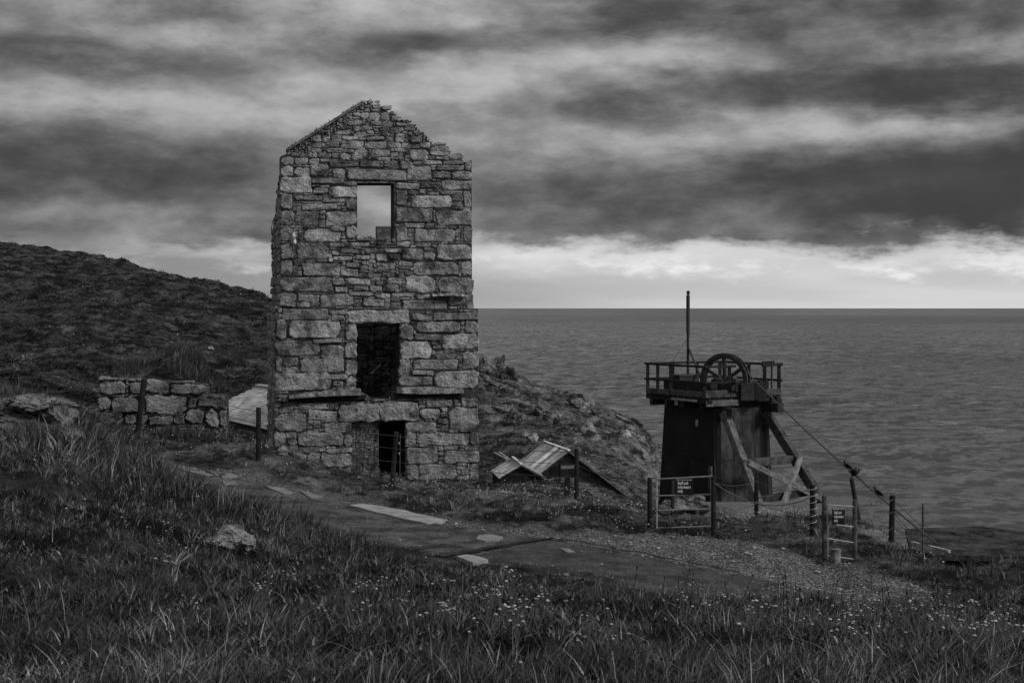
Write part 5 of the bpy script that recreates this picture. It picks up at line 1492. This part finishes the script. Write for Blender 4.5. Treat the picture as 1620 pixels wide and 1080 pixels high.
a_ = r.uniform(0, 6.28, n); rad = r.uniform(0, 1, n) ** .7 * rep(sz) * .5
X = rep(CX) + np.cos(a_) * rad; Y = rep(CY) + np.sin(a_) * rad
Hh = rep(sz) * r.uniform(.45, 1.25, n)
ln = Hh * r.uniform(.1, 1.25, n)
LX = np.cos(a_) * ln * .8 + np.cos(rep(wa_)) * Hh * .35 + r.normal(0, .03, n); LY = np.sin(a_) * ln * .8 + np.sin(rep(wa_)) * Hh * .25
tn = np.clip(rep(ctn) * r.lognormal(-.1, .8, n), .04, 7.0)
blades('grass', X, Y, terrain(X, Y) - .02, Hh, np.clip(.0031 * np.sqrt(Y / 5.0) * r.uniform(.6, 1.9, n) + .0002 * Y, .0022, .026), LX, LY, tn, M['grass'], 'windblown rough grass tussocks covering the bank and verges')
X, Y, r = scatter(6000, 4.4, 40, 121)
k = may_grow(X, Y, r, .97) & (r.uniform(0, 1, len(X)) < .25 + 2.2 * np.clip(fbm(X * .8, Y * .8, 123, 3), 0, 1)); X, Y = X[k], Y[k]; n = len(X)
a_ = r.uniform(0, 6.28, n); Hh = r.uniform(.05, .22, n); ln = Hh * r.uniform(.2, 1.6, n)
blades('dry_stems', X, Y, terrain(X, Y), Hh, np.clip(.0036 * np.sqrt(Y / 5.0) * r.uniform(.6, 1.4, n), .003, .012), np.cos(a_) * ln, np.sin(a_) * ln, r.uniform(2.5, 8.0, n), M['grass'], 'pale dry grass stems scattered through the foreground')
# long grass on the bank behind the granite wall and along its foot
r = np.random.default_rng(131); n = 9000
X = r.uniform(-12.2, -8.7, n); Y = r.uniform(42.95, 47.5, n)
X[6000:] = r.uniform(-13.2, -8.2, 3000); Y[6000:] = 42.1 - r.exponential(.5, 3000)
k = fbm(X * 1.2, Y * 1.2, 133, 3) > -.12; X, Y = X[k], Y[k]; n = len(X)
Hh = r.uniform(.12, .55, n) * (.7 + .6 * np.exp(-((X + 10) / 1.2) ** 2)) * np.where(Y > 42.5, 1, .7)
blades('bank_grass', X, Y, terrain(X, Y) - .03, Hh, r.uniform(.012, .028, n), r.normal(.08, .12, n), r.normal(0, .1, n), np.clip(r.lognormal(-.1, .6, n), .1, 3.5), M['grass'], 'long grass growing on and below the granite wall')
# tufts rooted on the ledges of the big boulder
bv = np.zeros(len(BOULDER.data.vertices) * 3); BOULDER.data.vertices.foreach_get('co', bv); bv = bv.reshape(-1, 3)
bnm = np.zeros(len(bv) * 3); BOULDER.data.vertices.foreach_get('normal', bnm); bnm = bnm.reshape(-1, 3)
k = np.where((bnm[:, 2] > .45) & (fbm(bv[:, 0] * 2.2, bv[:, 1] * 2.2 + bv[:, 2] * 2, 141, 3) > -.02))[0]
r = np.random.default_rng(143); k = r.choice(k, 2600); n = len(k)
blades('ledge_grass', bv[k, 0] + r.normal(0, .03, n), bv[k, 1] + r.normal(0, .03, n), bv[k, 2] - .02, r.uniform(.04, .17, n), r.uniform(.006, .014, n), r.normal(.02, .06, n), r.normal(0, .05, n), np.clip(r.lognormal(-.2, .7, n), .1, 4), M['grass'], 'grass tufts growing on the big left boulder')
# broad leaved weeds between the blades: small nearly level leaves
X, Y, r = scatter(42000, 4.4, 34, 151)
k = may_grow(X, Y, r, .9) & (r.uniform(0, 1, len(X)) < np.clip(.25 + 3.0 * fbm(X * 1.6, Y * 1.6, 153, 3), 0, 1)); X, Y = X[k], Y[k]; n = len(X)
Hh = r.uniform(.01, .05, n); a_ = r.uniform(0, 6.28, n); ln = r.uniform(.012, .036, n) * (1 + .04 * Y)
blades('weeds', X, Y, terrain(X, Y) + r.uniform(.0, .09, n), Hh, r.uniform(.004, .011, n) * (1 + .05 * Y), np.cos(a_) * ln, np.sin(a_) * ln, np.clip(r.lognormal(.45, .7, n), .3, 7), M['grass'], 'small broad leaved weeds scattered through the turf', rows=2)
# turf between the sheds, the wall and the far ground; heath on the hillside
X, Y, r = scatter(190000, 44, 165, 103, .44)
Z = terrain(X, Y)
keep = clear_of_things(X, Y) & (Z > -16)
X, Y, Z = X[keep], Y[keep], Z[keep]; n = len(X)
c1 = fbm(X * .30, Y * .30, 91, 5); c2 = fbm(X * .9, Y * .6, 93, 4); c3 = fbm(X * .06, Y * .08, 95, 3)
heath = sstep(.02, .10, c1 + .25 * c2)
leftside = sstep(8, -14, X)       # the hill on the left is heather and gorse, the headland short turf
Hh = np.where(leftside > r.uniform(0, 1, n), .07 + .16 * np.clip(heath, 0, 1) * r.uniform(.3, 1.3, n), .05 + .07 * r.uniform(0, 1, n))
c4 = fbm(X * .8 + Y * .4, Y * .5 - X * .1, 94, 4)
tn = np.where(heath > .5, r.uniform(.2, .6, n), r.uniform(.6, 1.5, n)) * np.exp(5.5 * c4 + 1.2 * c3)
tn = np.where(leftside < .4, tn * 3.2, tn * .85)
tn = np.where(r.uniform(0, 1, n) < .04, tn * 2.2, tn)
Wd_ = .0011 * Y * r.uniform(.5, 1.5, n)
blades('heath_scrub', X, Y, Z - .03, Hh, Wd_, r.normal(.15, .22, n), r.normal(-.03, .15, n), np.clip(tn, .12, 3), M['heath'], 'dark heather and turf covering the hillside and headland', rows=2)

# wild flowers: white heads on thin stalks
def heads(name, C, R, tone, mat, label, flat=.6, stalk=None, stalk_tone=.5):
    """small faceted heads (8 sided domes) and stalks"""
    n = len(C); k = 6
    base = np.zeros((2 * k + 2, 3))
    for i in range(k):
        t = 2 * math.pi * i / k; base[i] = (math.cos(t), math.sin(t), 0); base[k + i] = (math.cos(t + .5) * .62, math.sin(t + .5) * .62, .75)
    base[2 * k] = (0, 0, 1.0); base[2 * k + 1] = (0, 0, -.5)
    T = []
    for i in range(k):
        j = (i + 1) % k
        T += [(i, j, k + i), (j, k + j, k + i), (k + i, k + j, 2 * k), (j, i, 2 * k + 1)]
    T = np.array(T)
    V = C[:, None, :] + base[None] * (R[:, None, None] * np.array([1, 1, flat]))
    Tt = (np.arange(n) * (2 * k + 2))[:, None, None] + T[None]
    Tn = np.repeat(tone[:, None], 2 * k + 2, 1)
    V = V.reshape(-1, 3); Tt = Tt.reshape(-1, 3); Tn = Tn.ravel()
    if stalk is not None:
        w_ = np.minimum(.0022 + .0001 * C[:, 1], .005)
        S = np.stack([stalk - np.stack([w_, 0 * w_, 0 * w_], 1), stalk + np.stack([w_, 0 * w_, 0 * w_], 1), C + np.stack([w_ * .6, 0 * w_, 0 * w_], 1), C - np.stack([w_ * .6, 0 * w_, 0 * w_], 1)], 1)
        o_ = len(V); V = np.concatenate([V, S.reshape(-1, 3)])
        b = (o_ + np.arange(n) * 4)[:, None]
        Tt = np.concatenate([Tt, b + np.array([[0, 1, 2]]), b + np.array([[0, 2, 3]])]); Tn = np.concatenate([Tn, np.full(4 * n, stalk_tone)])
    me = fast_mesh(name, V, Tt, mat, Tn)
    return kind(link(name, me), 'stuff', label)
r = np.random.default_rng(55)
px_ = []
def cluster(u, v, su, sv, n, ymin=4.6, ymax=60):
    for _ in range(n):
        px_.append((u + r.normal(0, su), v + r.normal(0, sv), ymin, ymax))
cluster(720, 985, 70, 24, 26); cluster(560, 985, 30, 25, 10); cluster(1130, 950, 40, 18, 40); cluster(1400, 970, 30, 12, 40); cluster(1330, 968, 30, 10, 24)
cluster(1560, 1012, 40, 14, 34); cluster(1440, 985, 50, 16, 20); cluster(1250, 965, 50, 20, 24); cluster(200, 790, 90, 40, 30); cluster(150, 720, 60, 20, 22); cluster(1330, 1000, 120, 30, 30); cluster(820, 1010, 90, 26, 26); cluster(330, 900, 120, 50, 26); cluster(1500, 1040, 90, 20, 20)
G_ = []
for (u, v, a_, b_) in px_:
    if 0 < u < 1620 and v < 1075:
        hgt = r.uniform(.07, .2)
        g = ground_hit(u, v + 2, a_, b_)
        if 4.6 < g.y < 22.5:
            for _k in range(int(r.choice([1, 1, 2, 4, 6]))): G_.append((g.x + r.normal(0, .035), g.y + r.normal(0, .05), g.z, hgt + r.normal(0, .012)))
G_ = np.array(G_)
C = np.stack([G_[:, 0], G_[:, 1] , terrain(G_[:, 0], G_[:, 1]) + G_[:, 3]], 1); S = np.stack([G_[:, 0] + r.normal(0, .04, len(G_)), G_[:, 1], terrain(G_[:, 0], G_[:, 1])], 1)
heads('wild_flowers', C, r.uniform(.003, .0095, len(C)) * (1 + .03 * C[:, 1]), r.uniform(.3, 1.3, len(C)), M['flower'], 'small white flower heads on thin stalks in the foreground grass', .65, S, .25)
# campion along the verges and behind the fence
X, Y, rr = scatter(14000, 24, 40, 107, .30)
dens_ = np.zeros(len(X))
for (u, v, Yc, su, sy, a_) in ((540, 755, 36, 30, .8, .8), (480, 745, 36, 40, .8, .5), (680, 775, 34.5, 60, 1.0, .8), (850, 790, 32.5, 90, 1.2, .7), (960, 815, 30.5, 60, 1.0, .8), (1220, 808, 30.5, 45, 1.0, 1.0), (1160, 815, 30.5, 30, .8, .8), (1020, 842, 28.6, 40, .6, .6), (330, 690, 38.5, 70, 1.2, .4), (440, 715, 37, 25, .6, .6), (1430, 850, 28.5, 20, .5, .8), (1300, 862, 27.5, 15, .4, .3), (1560, 880, 27.5, 60, .7, .25)):
    u_ = X / Y * F + 810
    dens_ = np.maximum(dens_, a_ * np.exp(-((u_ - u) / su) ** 2 * .5 - ((Y - Yc) / sy) ** 2 * .5))
keep = (rr.uniform(0, 1, len(X)) < dens_ * (.3 + .7 * sstep(-.05, .15, fbm(X * 1.4, Y * 1.4, 97, 3)))) & (dist_poly(X, Y, MIDL) > 1.5) & clear_of_things(X, Y)
X, Y = X[keep], Y[keep]
C = np.stack([X, Y, terrain(X, Y) + rr.uniform(.08, .32, len(X))], 1)
heads('campion', C, rr.uniform(.010, .024, len(X)), rr.uniform(.5, 1.4, len(X)), M['flower'], 'low white flowering campion along the verge by the fence', .8)
# dark seed heads standing above the grass on the right
r = np.random.default_rng(66); G_ = []
for _ in range(60):
    u = r.choice([r.normal(1320, 110), r.normal(1100, 60), r.uniform(950, 1600), r.normal(1380, 60)]); v = r.uniform(925, 1010)
    g = ground_hit(u, v, 4.6, 60)
    if 6 < g.y < 21: G_.append((g.x, g.y, g.z, r.uniform(.12, .34)))
G_ = np.array(G_)
S = np.stack([G_[:, 0], G_[:, 1], terrain(G_[:, 0], G_[:, 1])], 1); C = S + np.stack([r.normal(.03, .07, len(G_)), 0 * G_[:, 0], G_[:, 3]], 1)
heads('seed_heads', C, r.uniform(.003, .008, len(C)), r.uniform(.6, 1.2, len(C)), M['seed'], 'dark plantain seed heads on stalks above the right foreground grass', 2.6, S, 1.0)
# loose gravel
X, Y, r = scatter(80000, 18, 36, 109, .34)
gwt = gravelw(X, Y); pdm = dist_poly(X, Y, MIDL)
keep = (r.uniform(0, 1, len(X)) < np.where(pdm > 1.12, gwt * .55, .015 + .08 * sstep(.8, 1.12, pdm)))
X, Y = X[keep], Y[keep]
Rr = r.uniform(.006, .020, len(X)) * (1 + (r.uniform(0, 1, len(X)) < .04) * 1.6)
pdm = pdm[keep]
heads('gravel', np.stack([X, Y, terrain(X, Y) + np.where(pdm < 1.2, .058, .004)], 1), Rr, r.uniform(.3, .95, len(X)), M['gravel'], 'loose pale gravel beside the path and in front of the gates', .6)
# tufts on the gable and on the sill
TX, TY, TZ = [], [], []
r = random.Random(77)
for i in range(260):
    f = r.random() ** .8
    a_ = r.random()
    if a_ < .55:
        x_, z_ = x0g + (x1g - x0g) * f, z0g + (z1g - z0g) * f + .05
    elif a_ < .85:
        x_, z_ = TP.px(575 + r.uniform(-3, 28), 160)
    else:
        x_, z_ = TP.px(r.uniform(578, 592), 377)
    p = TP.world(x_, r.uniform(.05, .9), z_); TX.append(p.x); TY.append(p.y); TZ.append(p.z)
n = len(TX); r = np.random.default_rng(4)
Hh = r.uniform(.04, .15, n)
o = blades('gable_tufts', np.array(TX), np.array(TY), np.array(TZ), Hh, np.full(n, .03), r.normal(0, .08, n), r.normal(0, .08, n), r.uniform(.3, .9, n), M['grass'], 'x')
o.parent = tower; o.location = -tower.location
del o['label']
